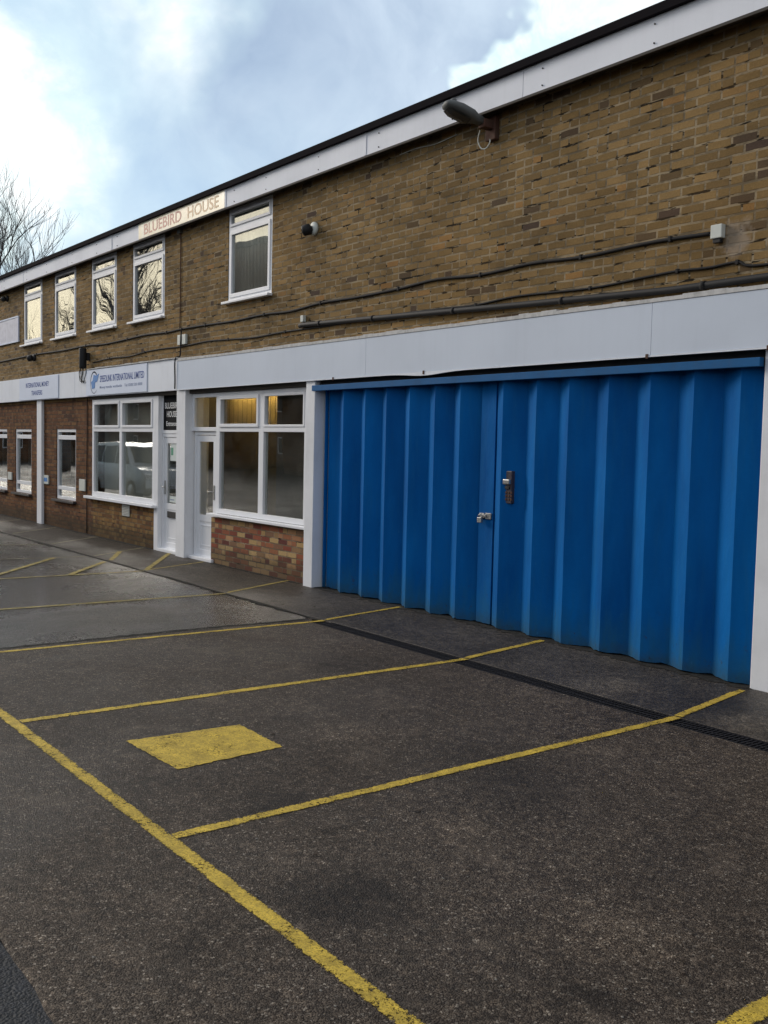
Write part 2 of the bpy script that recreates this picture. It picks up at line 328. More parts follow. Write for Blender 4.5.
def tube(bm, pts, r, seg=8, mi=0, cap=True):
    pts = [Vector(p) for p in pts]; rings = []
    rs = r if isinstance(r, (list, tuple)) else [r] * len(pts)
    for i, p in enumerate(pts):
        d = (pts[min(i + 1, len(pts) - 1)] - pts[max(i - 1, 0)]).normalized()
        a = d.orthogonal().normalized() if i == 0 else (a - a.dot(d) * d).normalized()
        b = d.cross(a)
        rings.append([bm.verts.new(p + (a * math.cos(2 * math.pi * k / seg) + b * math.sin(2 * math.pi * k / seg)) * rs[i]) for k in range(seg)])
    for i in range(len(rings) - 1):
        for k in range(seg):
            f = bm.faces.new((rings[i][k], rings[i][(k + 1) % seg], rings[i + 1][(k + 1) % seg], rings[i + 1][k])); f.material_index = mi; f.smooth = True
    if cap:
        for rg in (rings[0][::-1], rings[-1]):
            f = bm.faces.new(rg); f.material_index = mi
def lathe(bm, prof, centre, axis='z', seg=24, mi=0):
    c = Vector(centre); rings = []
    for r, h in prof:
        ring = []
        for k in range(seg):
            a = 2 * math.pi * k / seg; u, v = math.cos(a) * r, math.sin(a) * r
            co = {'z': (u, v, h), 'y': (u, h, v), 'x': (h, u, v)}[axis]
            ring.append(bm.verts.new(c + Vector(co)))
        rings.append(ring)
    for i in range(len(rings) - 1):
        for k in range(seg):
            f = bm.faces.new((rings[i][k], rings[i][(k + 1) % seg], rings[i + 1][(k + 1) % seg], rings[i + 1][k])); f.material_index = mi; f.smooth = True
    for rg in (rings[0], rings[-1]):
        if (rg[0].co - rg[seg // 2].co).length > 1e-5: bm.faces.new(rg).material_index = mi
def smooth_path(pts, n=6):
    P = [Vector(p) for p in pts]; out = []
    for i in range(len(P) - 1):
        p0, p1, p2, p3 = P[max(i - 1, 0)], P[i], P[i + 1], P[min(i + 2, len(P) - 1)]
        for k in range(n):
            t_ = k / n
            out.append(0.5 * ((2 * p1) + (-p0 + p2) * t_ + (2 * p0 - 5 * p1 + 4 * p2 - p3) * t_ ** 2 + (-p0 + 3 * p1 - 3 * p2 + p3) * t_ ** 3))
    out.append(P[-1]); return out
def text_obj(name, body, m, parent, width, height, centre, y, depth=0.002, spacing=1.0):
    """lettering on a facade: text facing -y, fitted to width x height, standing proud of y by depth"""
    cu = bpy.data.curves.new(name, 'FONT'); cu.body = body; cu.align_x = 'CENTER'; cu.align_y = 'CENTER'; cu.extrude = 0.5 * depth
    cu.space_character = spacing; cu.resolution_u = 3; cu.offset = 0.012 if name != 'small_lettering' else 0.006
    tmp = bpy.data.objects.new('tmp', cu); COL.objects.link(tmp)
    bpy.context.view_layer.update()
    me = bpy.data.meshes.new_from_object(tmp.evaluated_get(bpy.context.evaluated_depsgraph_get()))
    bpy.data.objects.remove(tmp); bpy.data.curves.remove(cu)
    xs = [v.co.x for v in me.vertices]; ys = [v.co.y for v in me.vertices]
    cx, cy = (min(xs) + max(xs)) / 2, (min(ys) + max(ys)) / 2
    sx, sy = width / (max(xs) - min(xs)), height / (max(ys) - min(ys))
    base = Vector((0, 0, 0)); q = parent
    while q is not None: base += q.location; q = q.parent
    for v in me.vertices:
        zz = v.co.z
        v.co = Vector((centre[0] + (v.co.x - cx) * sx, y - depth / 2 - zz, centre[1] + (v.co.y - cy) * sy)) - base
    me.materials.clear(); me.materials.append(m)
    o = bpy.data.objects.new(name, me); COL.objects.link(o); o.parent = parent
    return o

# ------------------------------------------------------------------ ground
def sheet(name, x0, x1, y0, y1, z, m, nx=2, ny=2, bumpy=0.0):
    bm = bmesh.new()
    g = [[bm.verts.new((x0 + (x1 - x0) * i / nx, y0 + (y1 - y0) * j / ny, z + (rnd.uniform(-1, 1) * bumpy if 0 < i < nx and 0 < j < ny else 0))) for j in range(ny + 1)] for i in range(nx + 1)]
    for i in range(nx):
        for j in range(ny): bm.faces.new((g[i][j], g[i + 1][j], g[i + 1][j + 1], g[i][j + 1]))
    o = new_obj(name, bm, m); tag(o, kind='structure'); return o
sheet('ground', -250, 250, -250, 250, -0.06, M['road'])
sheet('road', -90, 40, -16.0, -5.79, -0.010, M['road'])
bm = bmesh.new()   # near bays: coarse worn asphalt with a ragged edge against the newer black road
N = 160
top = [bm.verts.new((-8.56 + i * 28.56 / N, -1.394 if -8.56 + i * 28.56 / N > -8.45 else -1.25, 0.0)) for i in range(N + 1)]
bot = [bm.verts.new((-8.56 + i * 28.56 / N, -5.775 + rnd.uniform(-0.02, 0.02), 0.0)) for i in range(N + 1)]
low = [bm.verts.new((v.co.x, v.co.y - 0.015, -0.012)) for v in bot]
for i in range(N):
    bm.faces.new((bot[i], bot[i + 1], top[i + 1], top[i])); bm.faces.new((low[i], low[i + 1], bot[i + 1], bot[i]))
tag(new_obj('parking_surface', bm, M['asphalt_near']), kind='structure')
sheet('parking_surface', -60, -8.60, -5.81, -1.27, -0.004, M['asphalt_far'])
# concrete apron along the building, its edge broken
bm = bmesh.new(); NA = 420; X0, X1 = -60.0, 20.0
def apron_edge(x): return -1.215 if x > -8.3 else -1.225 + 0.012 * math.sin(x * 3.1) + rnd.uniform(-0.012, 0.012)
e0, e1, b0 = [], [], []
for i in range(NA + 1):
    x = X0 + (X1 - X0) * i / NA; ye = apron_edge(x)
    e0.append(bm.verts.new((x, ye, 0.004))); e1.append(bm.verts.new((x, ye - 0.012, -0.02))); b0.append(bm.verts.new((x, 0.32, 0.004)))
for i in range(NA):
    bm.faces.new((e0[i], e0[i + 1], b0[i + 1], b0[i])); bm.faces.new((e1[i], e1[i + 1], e0[i + 1], e0[i]))
tag(new_obj('pavement', bm, M['apron']), kind='structure')

# crack and joints: real narrow dark filler strips
def strip(bm, pts, w, z, jit=0.0, wj=0.0, sub=0.12, uvl=None):
    P = [Vector((a, b, z)) for a, b in pts]; Q = []
    for a, b in zip(P, P[1:]):
        n = max(1, int((b - a).length / sub))
        Q += [a.lerp(b, k / n) for k in range(n)]
    Q.append(P[-1]); L = []
    for i, q in enumerate(Q):
        d = (Q[min(i + 1, len(Q) - 1)] - Q[max(i - 1, 0)]).normalized(); nrm = Vector((-d.y, d.x, 0))
        off = rnd.uniform(-jit, jit); ww = w * (1 + rnd.uniform(-wj, wj)) / 2
        L.append((bm.verts.new(q + nrm * (off + ww)), bm.verts.new(q + nrm * (off - ww))))
    uv = bm.loops.layers.uv.verify()
    for i in range(len(L) - 1):
        f = bm.faces.new((L[i][1], L[i + 1][1], L[i + 1][0], L[i][0]))
        for lp, c in zip(f.loops, ((i, 0), (i + 1, 0), (i + 1, 1), (i, 1))): lp[uv].uv = c
bm = bmesh.new()
strip(bm, [(-8.58, -5.7), (-8.60, -2.5), (-8.50, -1.34)], 0.05, 0.003, 0.012, 0.5, 0.06)
strip(bm, [(-60, -1.27), (-19, -1.28), (-15.3, -1.26), (-13.7, -1.23), (-10.2, -1.24), (-8.42, -1.26)], 0.07, 0.003, 0.012, 0.5, 0.08)
tag(new_obj('pavement_joint', bm, M['moss']), kind='structure')
bm = bmesh.new()   # dirt gathered at the foot of the wall and door
strip(bm, [(-60, -0.03), (-15.3, -0.03)], 0.09, 0.007, 0.01, 0.6, 0.07)
strip(bm, [(-13.3, -0.04), (-10.75, -0.05)], 0.05, 0.007, 0.01, 0.7, 0.05)
strip(bm, [(-10.4, 0.04), (-4.3, 0.04)], 0.28, 0.007, 0.012, 0.3, 0.05)
tag(new_obj('ground_dirt', bm, M['moss']), kind='structure')

def line(pts, w, m, z=0.0035, jit=0.0012, wj=0.035, name='road_marking'):
    bm = bmesh.new(); strip(bm, pts, w, z, jit, wj, 0.05); return tag(new_obj(name, bm, m, recalc=False), kind='structure')
ZA = 0.0085
line([(-30, -4.93), (-6.6, -4.93), (-2.36, -4.92), (4, -4.91)], 0.085, M['yellow'], 0.004)
def bay(x, x_in, x_out, y_out, w, m, skew=0.0):
    line([(x, -4.885), (x_in, -1.385), (x_in + (x_out - x_in) * 0.02, -1.20)], w, m)
    line([(x_in + (x_out - x_in) * 0.02, -1.21), (x_in + (x_out - x_in) * 0.12, -1.13), (x_out, y_out)], w * 0.9, m, ZA)
bay(-1.74, -1.72, -1.9, -0.2, 0.085, M['yellow'])
bay(-4.07, -4.10, -4.31, -0.17, 0.08, M['yellow'])
bay(-6.29, -6.24, -6.47, -0.07, 0.085, M['yellow'])
bay(-8.46, -8.37, -8.66, -0.05, 0.075, M['yellow'])
bay(-10.62, -10.46, -11.06, -0.02, 0.07, M['yellow_far'])
bay(-12.95, -12.81, -13.37, -0.06, 0.06, M['yellow_far'])
line([(-14.98, -4.86), (-14.96, -2.54), (-14.77, -1.32)], 0.06, M['yellow_pale'])
line([(-14.77, -1.2), (-15.57, -0.06)], 0.06, M['yellow_pale'], ZA)
line([(-17.0, -4.86), (-16.97, -1.96), (-16.72, -1.32)], 0.06, M['yellow_pale'])
line([(-16.76, -1.18), (-17.66, -0.05)], 0.06, M['yellow_pale'], ZA)
line([(-18.85, -1.2), (-19.86, -0.06)], 0.06, M['yellow_pale'], ZA)
line([(-21.0, -1.2), (-22.12, -0.06)], 0.06, M['yellow_pale'], ZA)
line([(-11.8, -4.20), (-13.30, -3.01), (-14.80, -1.80)], 0.09, M['yellow_far'], 0.0065)
line([(-12.84, -2.27), (-14.02, -1.33)], 0.09, M['yellow_far'], 0.0065)
line([(-14.11, -1.2), (-15.17, -0.63)], 0.09, M['yellow_far'], ZA + 0.002)
line([(-12.85, -1.20), (-14.6, -0.05)], 0.09, M['yellow_far'], ZA + 0.002)
bm = bmesh.new()   # yellow square in the middle of a bay
uv = bm.loops.layers.uv.verify(); G = 30; g = []
A_, B_, C_, D_ = Vector((-5.55, -4.50, .0035)), Vector((-5.50, -3.77, .0035)), Vector((-4.96, -3.78, .0035)), Vector((-4.91, -4.47, .0035))
for i in range(G + 1):
    row = []
    for j in range(G + 1):
        q = (A_.lerp(D_, i / G)).lerp(B_.lerp(C_, i / G), j / G)
        if i in (0, G) or j in (0, G): q = q + Vector((rnd.uniform(-.006, .006), rnd.uniform(-.006, .006), 0))
        row.append(bm.verts.new(q))
    g.append(row)
for i in range(G):
    for j in range(G):
        f = bm.faces.new((g[i][j], g[i + 1][j], g[i + 1][j + 1], g[i][j + 1]))
        for lp in f.loops: lp[uv].uv = (0, 0.5)
M['yellow_square'] = line_mat('yellow_square_paint', (0.80, 0.55, 0.06), 0.80)
tag(new_obj('painted_square', bm, M['yellow_square'], recalc=False), kind='structure')

# drain channel with its slotted grate
dr = thing('drain_channel', 'long black slotted drain grate set in the ground before the blue door', 'drain', (-5, -1.30, 0))
new_obj('channel', BM((-8.40, 4, -1.40, -1.215, -0.09, -0.030)), M['slot'], dr)
new_obj('channel_rim', BM((-8.42, 4, -1.402, -1.390, -0.06, 0.001), (-8.42, 4, -1.228, -1.216, -0.06, 0.001)), M['drain'], dr)
bm = bmesh.new(); x = -8.40
while x < 4:
    bx(bm, x, x + 0.013, -1.389, -1.229, -0.028, -0.004 + rnd.uniform(-0.001, 0.001)); x += 0.032
bx(bm, -8.4, 4, -1.313, -1.303, -0.027, -0.0055)
new_obj('grate', bm, M['drain'], dr)

# grit and leaf scraps lying about
bm = bmesh.new()
for i in range(420):
    x, y = rnd.uniform(-9, -1.6), rnd.uniform(-5.7, -1.45)
    r = rnd.uniform(0.002, 0.0055)
    vs = bmesh.ops.create_icosphere(bm, subdivisions=1, radius=r)['verts']
    for v in vs: v.co = Vector((v.co.x * rnd.uniform(.8, 1.6) + x, v.co.y + y, v.co.z * 0.6 + r * 0.3))
tag(new_obj('gravel', bm, M['grit']), 'pale specks of loose grit scattered over the asphalt', 'grit', kind='stuff')
bm = bmesh.new()
for i in range(90):
    if i < 45: x, y, z = rnd.uniform(-16, -4.5), rnd.uniform(-1.15, -0.1), 0.008
    else: x, y, z = rnd.uniform(-9, -2), rnd.uniform(-5.5, -1.5), 0.005
    a = rnd.uniform(0, 6.3); s = rnd.uniform(0.008, 0.024); c_, s_ = math.cos(a), math.sin(a)
    P = [(-1, 0, 0), (-.3, .5, .25), (.5, .45, .1), (1, 0, .3), (.4, -.5, .1), (-.4, -.45, .3)]
    vs = [bm.verts.new((x + s * (c_ * u - s_ * v), y + s * (s_ * u + c_ * v), z + s * w)) for u, v, w in P]
    bm.faces.new(vs)
tag(new_obj('fallen_leaves', bm, M['leafbits']), 'small dark dead leaves and scraps on the ground by the wall', 'leaves', kind='stuff')

# ------------------------------------------------------------------ the building
B = thing('brick_building', 'long two-storey brown brick building with white fascias, shopfronts and a wide blue door', 'building', (-14, 0, 0))
XL, XR = -33.0, 6.0
UW = [(-32.0, -30.8), (-28.2, -27.0), (-26.2, -25.0), (-22.24, -21.02), (-20.28, -19.05), (-18.26, -17.05), (-16.36, -15.07), (-12.95, -11.72)]
bm = bmesh.new()
bx(bm, XL, XR, 0, 0.28, 2.50, 3.735)
edges = [XL] + [v * .9927 for w in UW for v in w] + [XR]
for a, b in zip(edges[::2], edges[1::2]): bx(bm, a, b, 0, 0.28, 3.735, 5.07)
new_obj('upper_wall', bm, M['brick_up'], B)
# carcase: end walls, back wall, floors and flat roof
new_obj('end_wall', BM((XL, XL + 0.28, 0.28, 9, -0.02, 5.1), (XR - 0.28, XR, 0.28, 9, -0.02, 5.1), (XL + .28, XR - .28, 8.72, 9, -0.02, 5.1)), M['brick_low'], B)
new_obj('floor_slab', BM((XL + .28, XR - .28, 0.30, 8.7, 2.70, 2.85)), M['office'], B)
new_obj('ground_floor', BM((XL + .28, XR - .28, 0.33, 8.7, -0.04, 0.02)), M['carpet'], B)
new_obj('roof', BM((XL - 0.1, XR + 0.1, -0.13, 9.1, 5.13, 5.20)), M['soffit'], B)
new_obj('roof_edge', BM((XL - 0.15, XR + 0.15, -0.20, 9.2, 5.259, 5.332)), M['roof_edge'], B)
new_obj('soffit', BM((XL, XR, -0.138, 0.30, 5.035, 5.125), (XL, XR, -0.158, -0.135, 4.985, 5.008)), M['soffit'], B)
# upper fascia in boards, with thin joints; one length carries the glow-coloured sign
seams = [XL, -30.0, -26.6, -23.2, -21.62, -18.95, -16.78, -15.64, -12.66, -11.80, -9.35, -6.87, -3.4, 0, XR]
bm = bmesh.new()
for i, (a, b) in enumerate(zip(seams, seams[1:])):
    bx(bm, a + 0.003, b - 0.003, -0.152 + rnd.uniform(-.003, .003), -0.128, 5.008, 5.262)
for s in seams[4:-1:2]: bx(bm, s - 0.016, s + 0.016, -0.159, -0.1535, 5.012, 5.258)
for a, b in zip(seams, seams[1:]):
    x = a + 0.25
    while x < b - 0.1:
        for z in (5.05, 5.20): lathe(bm, [(0.007, -0.160), (0.007, -0.152)], (x, 0, z), 'y', 8, 1)
        x += 1.24
new_obj('upper_fascia', bm, [M['lilac_fascia'], M['gap']], B)

def framed(bm, x0, x1, z0, z1, y0, y1, w, xs=(), zs=(), bev=0.006):
    """outer frame plus bars at xs (full height) and zs = (z, xa, xb)"""
    bx(bm, x0, x1, y0, y1, z1 - w, z1, bev); bx(bm, x0, x1, y0, y1, z0, z0 + w, bev)
    bx(bm, x0, x0 + w, y0 + .001, y1 - .001, z0 + w - .002, z1 - w + .002, bev); bx(bm, x1 - w, x1, y0 + .001, y1 - .001, z0 + w - .002, z1 - w + .002, bev)
    for a, b in xs: bx(bm, a, b, y0 + .002, y1 - .002, z0 + w - .002, z1 - w + .002, bev)
    for za, zb, xa, xb in zs: bx(bm, xa, xb, y0 + .003, y1 - .003, za, zb, bev)
def pane(x0, x1, z0, z1, y, parent, m, tilt=0.0):
    bm = bmesh.new(); bx(bm, x0, x1, y, y + 0.006, z0, z1); o = new_obj('pane', bm, m, parent)
    if tilt:
        c = Vector(((x0 + x1) / 2, y, (z0 + z1) / 2)); base = Vector(o.parent.location); q = o.parent.parent
        while q is not None: base += q.location; q = q.parent
        T = Matrix.Translation(c - base); o.data.transform(T @ Matrix.Rotation(tilt, 4, 'Z') @ T.inverted())
    return o

UWS = [(a * .9927, b * .9927) for a, b in UW]
for i, (a, b) in enumerate(UWS):
    bm = bmesh.new(); z0, z1 = 3.752, 5.034
    framed(bm, a + .004, b - .004, z0, z1, 0.008, 0.08, 0.052, zs=[(4.725, 4.785, a + .05, b - .05)])
    framed(bm, a + .056, b - .056, 4.785, z1 - .052, -0.006, 0.05, 0.036, bev=0.004)       # top-hung vent
    framed(bm, a + .056, b - .056, z0 + .052, 4.722, -0.006, 0.05, 0.052, bev=0.004)     # casement
    w = new_obj('window', bm, M['pvc'], B)
    pane(a + .09, b - .09, 4.815, z1 - .085, 0.022, w, M['glass_up'], rnd.uniform(-.006, .006))
    pane(a + .105, b - .105, z0 + .10, 4.672, 0.022, w, M['glass_up'], rnd.uniform(-.006, .006))
    new_obj('sill', BM((a - .06, b + .02, -0.075, 0.08, 3.716, 3.750), bev=0.006), M['pvc'], w)
    if i in (1, 7):
        bm = bmesh.new(); n = 60
        pts = [(a + .04 + (b - a - .08) * k / n, 0.075 + 0.008 * math.sin(k * 1.3) + rnd.uniform(-.003, .003)) for k in range(n + 1)]
        for (xa, ya), (xb, yb) in zip(pts, pts[1:]):
            bm.faces.new([bm.verts.new(q) for q in ((xa, ya, 3.76), (xb, yb, 3.76), (xb, yb, 4.99), (xa, ya, 4.99))])
        bmesh.ops.remove_doubles(bm, verts=bm.verts, dist=1e-4); bmesh.ops.solidify(bm, geom=bm.faces[:], thickness=0.003)
        new_obj('curtain', bm, M['net'], w, smooth=True)

# lower fascias
LS = [XL, -30.5, -27.5, -24.6, -22.02, -19.55, -18.69, -18.07, -15.34, -14.83, -14.235]
bm = bmesh.new()
for a, b in zip(LS, LS[1:]): bx(bm, a + .003, b - .003, -0.102 + rnd.uniform(-.004, .004), -0.03, 2.552, 3.03)
new_obj('left_fascia', bm, M['white_fascia'], B)
RS = [-14.228, -9.305, -5.32, -1.3, 2.7, XR]
bm = bmesh.new()
for a, b in zip(RS, RS[1:]): bx(bm, a + .002, b - .002, -0.122, -0.03, 2.562, 2.985)
new_obj('right_fascia', bm, M['grey_fascia'], B)
new_obj('fascia_backing', BM((XL, XR, -0.028, -0.001, 2.56, 3.0)), M['gap'], B)
bm = bmesh.new()   # ragged white flashing over the fascia
x = -18.0
while x < XR:
    L = rnd.uniform(0.10, 0.3); bx(bm, x, min(x + L, XR), -0.128, -0.002, 2.988 if x > -14.23 else 3.033, (3.024 if x > -14.23 else 3.05) + rnd.uniform(-.006, .008)); x += L
new_obj('flashing', bm, M['lead'], B)
bm = bmesh.new()   # thin trim under the panel, with its clips and a sagging length
def zt(x): return 2.548 - 0.028 * math.exp(-((x + 8.25) / 0.35) ** 2)
x = -14.2
while x < XR:
    vs = []
    for xx in (x, min(x + .1, XR)):
        for yy in (-0.128, -0.100):
            for zz in (zt(xx), 2.560): vs.append(bm.verts.new((xx, yy, zz)))
    a = vs
    for q in ((0, 1, 5, 4), (2, 6, 7, 3), (0, 4, 6, 2), (1, 3, 7, 5)): bm.faces.new([a[k] for k in q])
    x += 0.1
new_obj('fascia_trim', bm, M['white_fascia'], B)
for q in (-9.95, -8.25, -5.35, -4.25, -1.2): new_obj('trim_clip', BM((q - .012, q + .012, -0.134, -0.126, 2.535, 2.572)), M['brown_iron'], B)

# ground floor walls
bm = bmesh.new()
GW = [(-31.2, -30.1), (-29.0, -27.9), (-26.9, -25.8), (-24.62, -23.29), (-22.68, -21.57), (-20.0, -18.90)]
ed = [XL] + [v for w in GW for v in w] + [-18.02]
bx(bm, XL, -18.02, 0, 0.28, -0.03, 0.575)
bx(bm, XL, -18.02, 0, 0.28, 1.965, 2.5)
for a, b in zip(ed[::2], ed[1::2]): bx(bm, a, b, 0, 0.28, 0.575, 1.965)
new_obj('ground_floor_wall', bm, M['brick_low'], B)
new_obj('ground_floor_wall', BM((-18.02, -15.25, 0.0, 0.28, -0.03, 0.675)), M['brick_mid'], B)
new_obj('ground_floor_wall', BM((-13.28, -10.70, 0.0, 0.28, -0.03, 0.675)), M['brick_mix'], B)
new_obj('ground_floor_wall', BM((-3.9, XR, 0.0, 0.28, -0.03, 2.5)), M['brick_mid'], B)
for i, (a, b) in enumerate(GW):
    bm = bmesh.new()
    framed(bm, a + .003, b - .003, 0.578, 1.962, 0.015, 0.09, 0.06, zs=[(1.755, 1.84, a + .05, b - .05), (0.765, 0.835, a + .05, b - .05)])
    w = new_obj('window', bm, M['pvc'], B)
    pane(a + .05, b - .05, 0.63, 1.91, 0.052, w, M['glass'])
    new_obj('sill', BM((a - .12, b + .03, -0.07, 0.012, 0.528, 0.574), bev=0.006), M['sill_dark'], w)
# big left shopfront window
bm = bmesh.new()
framed(bm, -18.02, -15.27, 0.735, 2.53, -0.015, 0.07, 0.085, xs=[(-16.74, -16.63)], zs=[(1.915, 1.985, -17.95, -15.34)])
framed(bm, -17.935, -16.742, 1.986, 2.444, -0.028, 0.05, 0.042, bev=0.004); framed(bm, -16.628, -15.356, 1.986, 2.444, -0.028, 0.05, 0.042, bev=0.004)
w = new_obj('window', bm, M['pvc'], B); pane(-17.95, -15.34, 0.80, 2.45, 0.022, w, M['glass'])
new_obj('sill', BM((-18.24, -15.17, -0.10, 0.0, 0.686, 0.733), bev=0.008), M['pvc'], w)
new_obj('door_post', BM((-15.268, -15.115, -0.02, 0.16, 0.0, 2.55), bev=0.005), M['white'], B)
# entrance door beside it
def door(x0, x1, y, zt_, hinge, label, glass_z=(0.78, 1.80), panel=True):
    bm = bmesh.new(); framed(bm, x0, x1, 0.015, zt_, y, y + .07, 0.055)
    framed(bm, x0 + .06, x1 - .06, 0.06, zt_ - .06, y + .012, y + .06, 0.095)
    bx(bm, x0 + .15, x1 - .15, y + .013, y + .058, glass_z[0] - .10, glass_z[0], .004)
    bx(bm, x0 + .15, x1 - .15, y + .022, y + .05, 0.155, glass_z[0] - .10)
    framed(bm, x0 + .20, x1 - .20, 0.21, glass_z[0] - .15, y + .015, y + .03, 0.02, bev=.003)
    d = new_obj('door', bm, M['pvc'], B); d['label'] = label
    pane(x0 + .15, x1 - .15, glass_z[0] - .002, zt_ - .15, y + .032, d, M['glass'])
    hx = x0 + .105 if hinge == 'L' else x1 - .105
    bm = bmesh.new(); bx(bm, hx - .016, hx + .016, y - .002, y + .012, 0.92, 1.14, .004)
    tube(bm, [(hx, y, 1.04), (hx, y - .045, 1.04), (hx + (.11 if hinge == 'L' else -.11), y - .048, 1.04)], 0.009, 8)
    new_obj('handle', bm, M['steel'], d)
    new_obj('threshold', BM((x0 - .01, x1 + .01, y - .09, y + .07, 0.004, 0.05), bev=.006), M['pvc'], d)
    return d
d1 = door(-15.11, -14.16, 0.05, 1.89, 'L', 'white half-glazed door with a letterbox')
new_obj('letterbox', BM((-14.90, -14.56, 0.044, 0.060, 0.555, 0.655), bev=.005), M['black'], d1)
bm = BM((-15.11, -14.26, 0.04, 0.12, 1.892, 1.945), (-15.11, -15.065, 0.04, 0.12, 1.945, 2.548), (-15.065, -14.26, 0.04, 0.12, 2.50, 2.548), bev=.004)
new_obj('door_head', bm, M['pvc'], B)
new_obj('pillar', BM((-14.275, -13.975, -0.10, 0.30, 0.0, 2.552), bev=.006), M['white'], B)
d2 = door(-13.955, -13.205, 0.05, 1.93, 'R', 'narrow white glazed door with a plain lower panel', (0.68, 1.8))
# right shopfront
bm = bmesh.new()
framed(bm, -13.972, -10.70, 0.74, 2.49, 0.012, 0.09, 0.07, xs=[(-13.19, -13.075), (-11.945, -11.815)], zs=[(1.935, 1.995, -13.955, -10.76)])
# (its lower left corner is the door's opening)
bm.free(); bm = bmesh.new()
for b_ in [(-13.972, -10.70, .012, .09, 2.43, 2.49), (-13.972, -13.90, .013, .089, 1.932, 2.432), (-13.19, -13.075, .014, .088, 0.74, 2.432), (-11.945, -11.815, .014, .088, 0.81, 2.432),
           (-10.79, -10.64, .013, .089, 0.74, 2.432), (-13.90, -13.188, .015, .087, 1.932, 1.99), (-13.077, -11.943, .015, .087, 1.925, 1.99), (-11.817, -10.788, .015, .087, 1.925, 1.99),
           (-13.077, -10.788, .015, .087, 0.74, 0.812)]:
    bx(bm, *b_, bev=.005)
framed(bm, -13.074, -11.946, 1.992, 2.43, -0.004, 0.06, 0.045, bev=.004)
framed(bm, -11.814, -10.791, 1.992, 2.43, 0.004, 0.06, 0.03, bev=.004)
w = new_obj('window', bm, M['pvc'], B)
pane(-13.92, -10.76, 1.96, 2.46, 0.05, w, M['glass']); pane(-13.09, -10.76, 0.78, 1.95, 0.05, w, M['glass'])
new_obj('sill', BM((-13.285, -10.60, -0.085, 0.012, 0.70, 0.738), bev=.008), M['pvc'], w)
new_obj('lintel', BM((-18.1, -10.35, -0.03, 0.28, 2.495, 2.552)), M['soffit'], B)
new_obj('pillar', BM((-10.585, -10.385, -0.10, 0.30, 0.0, 2.552), bev=.006), M['white'], B)
new_obj('pillar', BM((-4.318, -3.90, -0.06, 0.30, 0.0, 2.552), bev=.008), M['white'], B)
new_obj('pillar', BM((-21.03, -20.74, -0.06, -0.002, 0.0, 2.55), bev=.006), M['white'], B)
new_obj('opening_lintel', BM((-10.385, -4.318, -0.02, 0.30, 2.50, 2.552)), M['gap'], B)
# black filler so nothing looks through behind the pleated door
new_obj('garage_wall', BM((-10.384, -4.32, 0.26, 0.29, -0.02, 2.50)), M['gap'], B)

# pleated blue folding door, two leaves
def leaf(ridges, x_start, x_end, y_back=0.065, y_front=-0.05, z0=0.012, z1=2.44, wl=0.225):
    """ridges: x of the front edge of each pleat; left-facing face is wl wide"""
    pts = [(x_start, y_back)]
    for r_ in ridges:
        v = r_ - wl
        if v > pts[-1][0] + .03: pts.append((v, y_back))
        pts.append((r_, y_front))
    if x_end > pts[-1][0] + .05: pts.append((min(x_end, pts[-1][0] + .205), y_back))
    bm = bmesh.new(); cols = []
    for (xa, ya), (xb, yb) in zip(pts, pts[1:]):
        n = 4
        for k in range(n): cols.append((xa + (xb - xa) * k / n, ya + (yb - ya) * k / n))
    cols.append(pts[-1])
    rows = [z0 + (z1 - z0) * j / 14 for j in range(15)]
    g = [[bm.verts.new((cx + rnd.uniform(-.0012, .0012), cy + rnd.uniform(-.0012, .0012), z + (rnd.uniform(-.004, .012) if j == 0 else 0))) for j, z in enumerate(rows)] for cx, cy in cols]
    for i in range(len(g) - 1):
        for j in range(len(rows) - 1): bm.faces.new((g[i][j], g[i + 1][j], g[i + 1][j + 1], g[i][j + 1]))
    bmesh.ops.recalc_face_normals(bm, faces=bm.faces)
    bmesh.ops.solidify(bm, geom=bm.faces[:], thickness=0.004)
    return bm
gl = new_obj('garage_door', leaf([-9.83, -9.39, -8.985, -8.566, -8.139, -7.738], -10.30, -7.54), M['blue'], B)
gr = new_obj('garage_door', leaf([-7.117, -6.668, -6.264, -5.808, -5.365, -4.938, -4.517], -7.335, -4.32), M['blue'], B)
new_obj('edge_strip', BM((-10.345, -10.325, 0.03, 0.07, 0.012, 2.44)), M['blue'], gl)
new_obj('edge_strip', BM((-7.505, -7.405, 0.030, 0.045, 0.02, 2.43), (-7.402, -7.285, 0.020, 0.034, 0.02, 2.43), bev=.003), M['blue'], gl)
bm = BM((-10.44, -4.325, -0.112, -0.06, 2.425, 2.492), bev=.004)
new_obj('top_rail', bm, M['bluerail'], gl)
new_obj('track_void', BM((-10.38, -4.32, -0.055, -0.02, 2.44, 2.50)), M['gap'], gl)
# latch with padlock
bm = BM((-7.47, -7.40, 0.006, 0.026, 1.075, 1.125), (-7.385, -7.30, 0.004, 0.028, 1.07, 1.13), (-7.43, -7.36, -0.01, 0.010, 1.09, 1.112), bev=.003)
tube(bm, smooth_path([(-7.455, -.004, 1.09), (-7.455, -.02, 1.10), (-7.43, -.024, 1.115), (-7.405, -.02, 1.10), (-7.405, -.004, 1.09)], 4), 0.005, 6)
new_obj('latch', bm, M['steel'], gr)
new_obj('padlock', BM((-7.46, -7.40, -0.034, -0.008, 1.03, 1.085), bev=.006), M['steel'], gr)
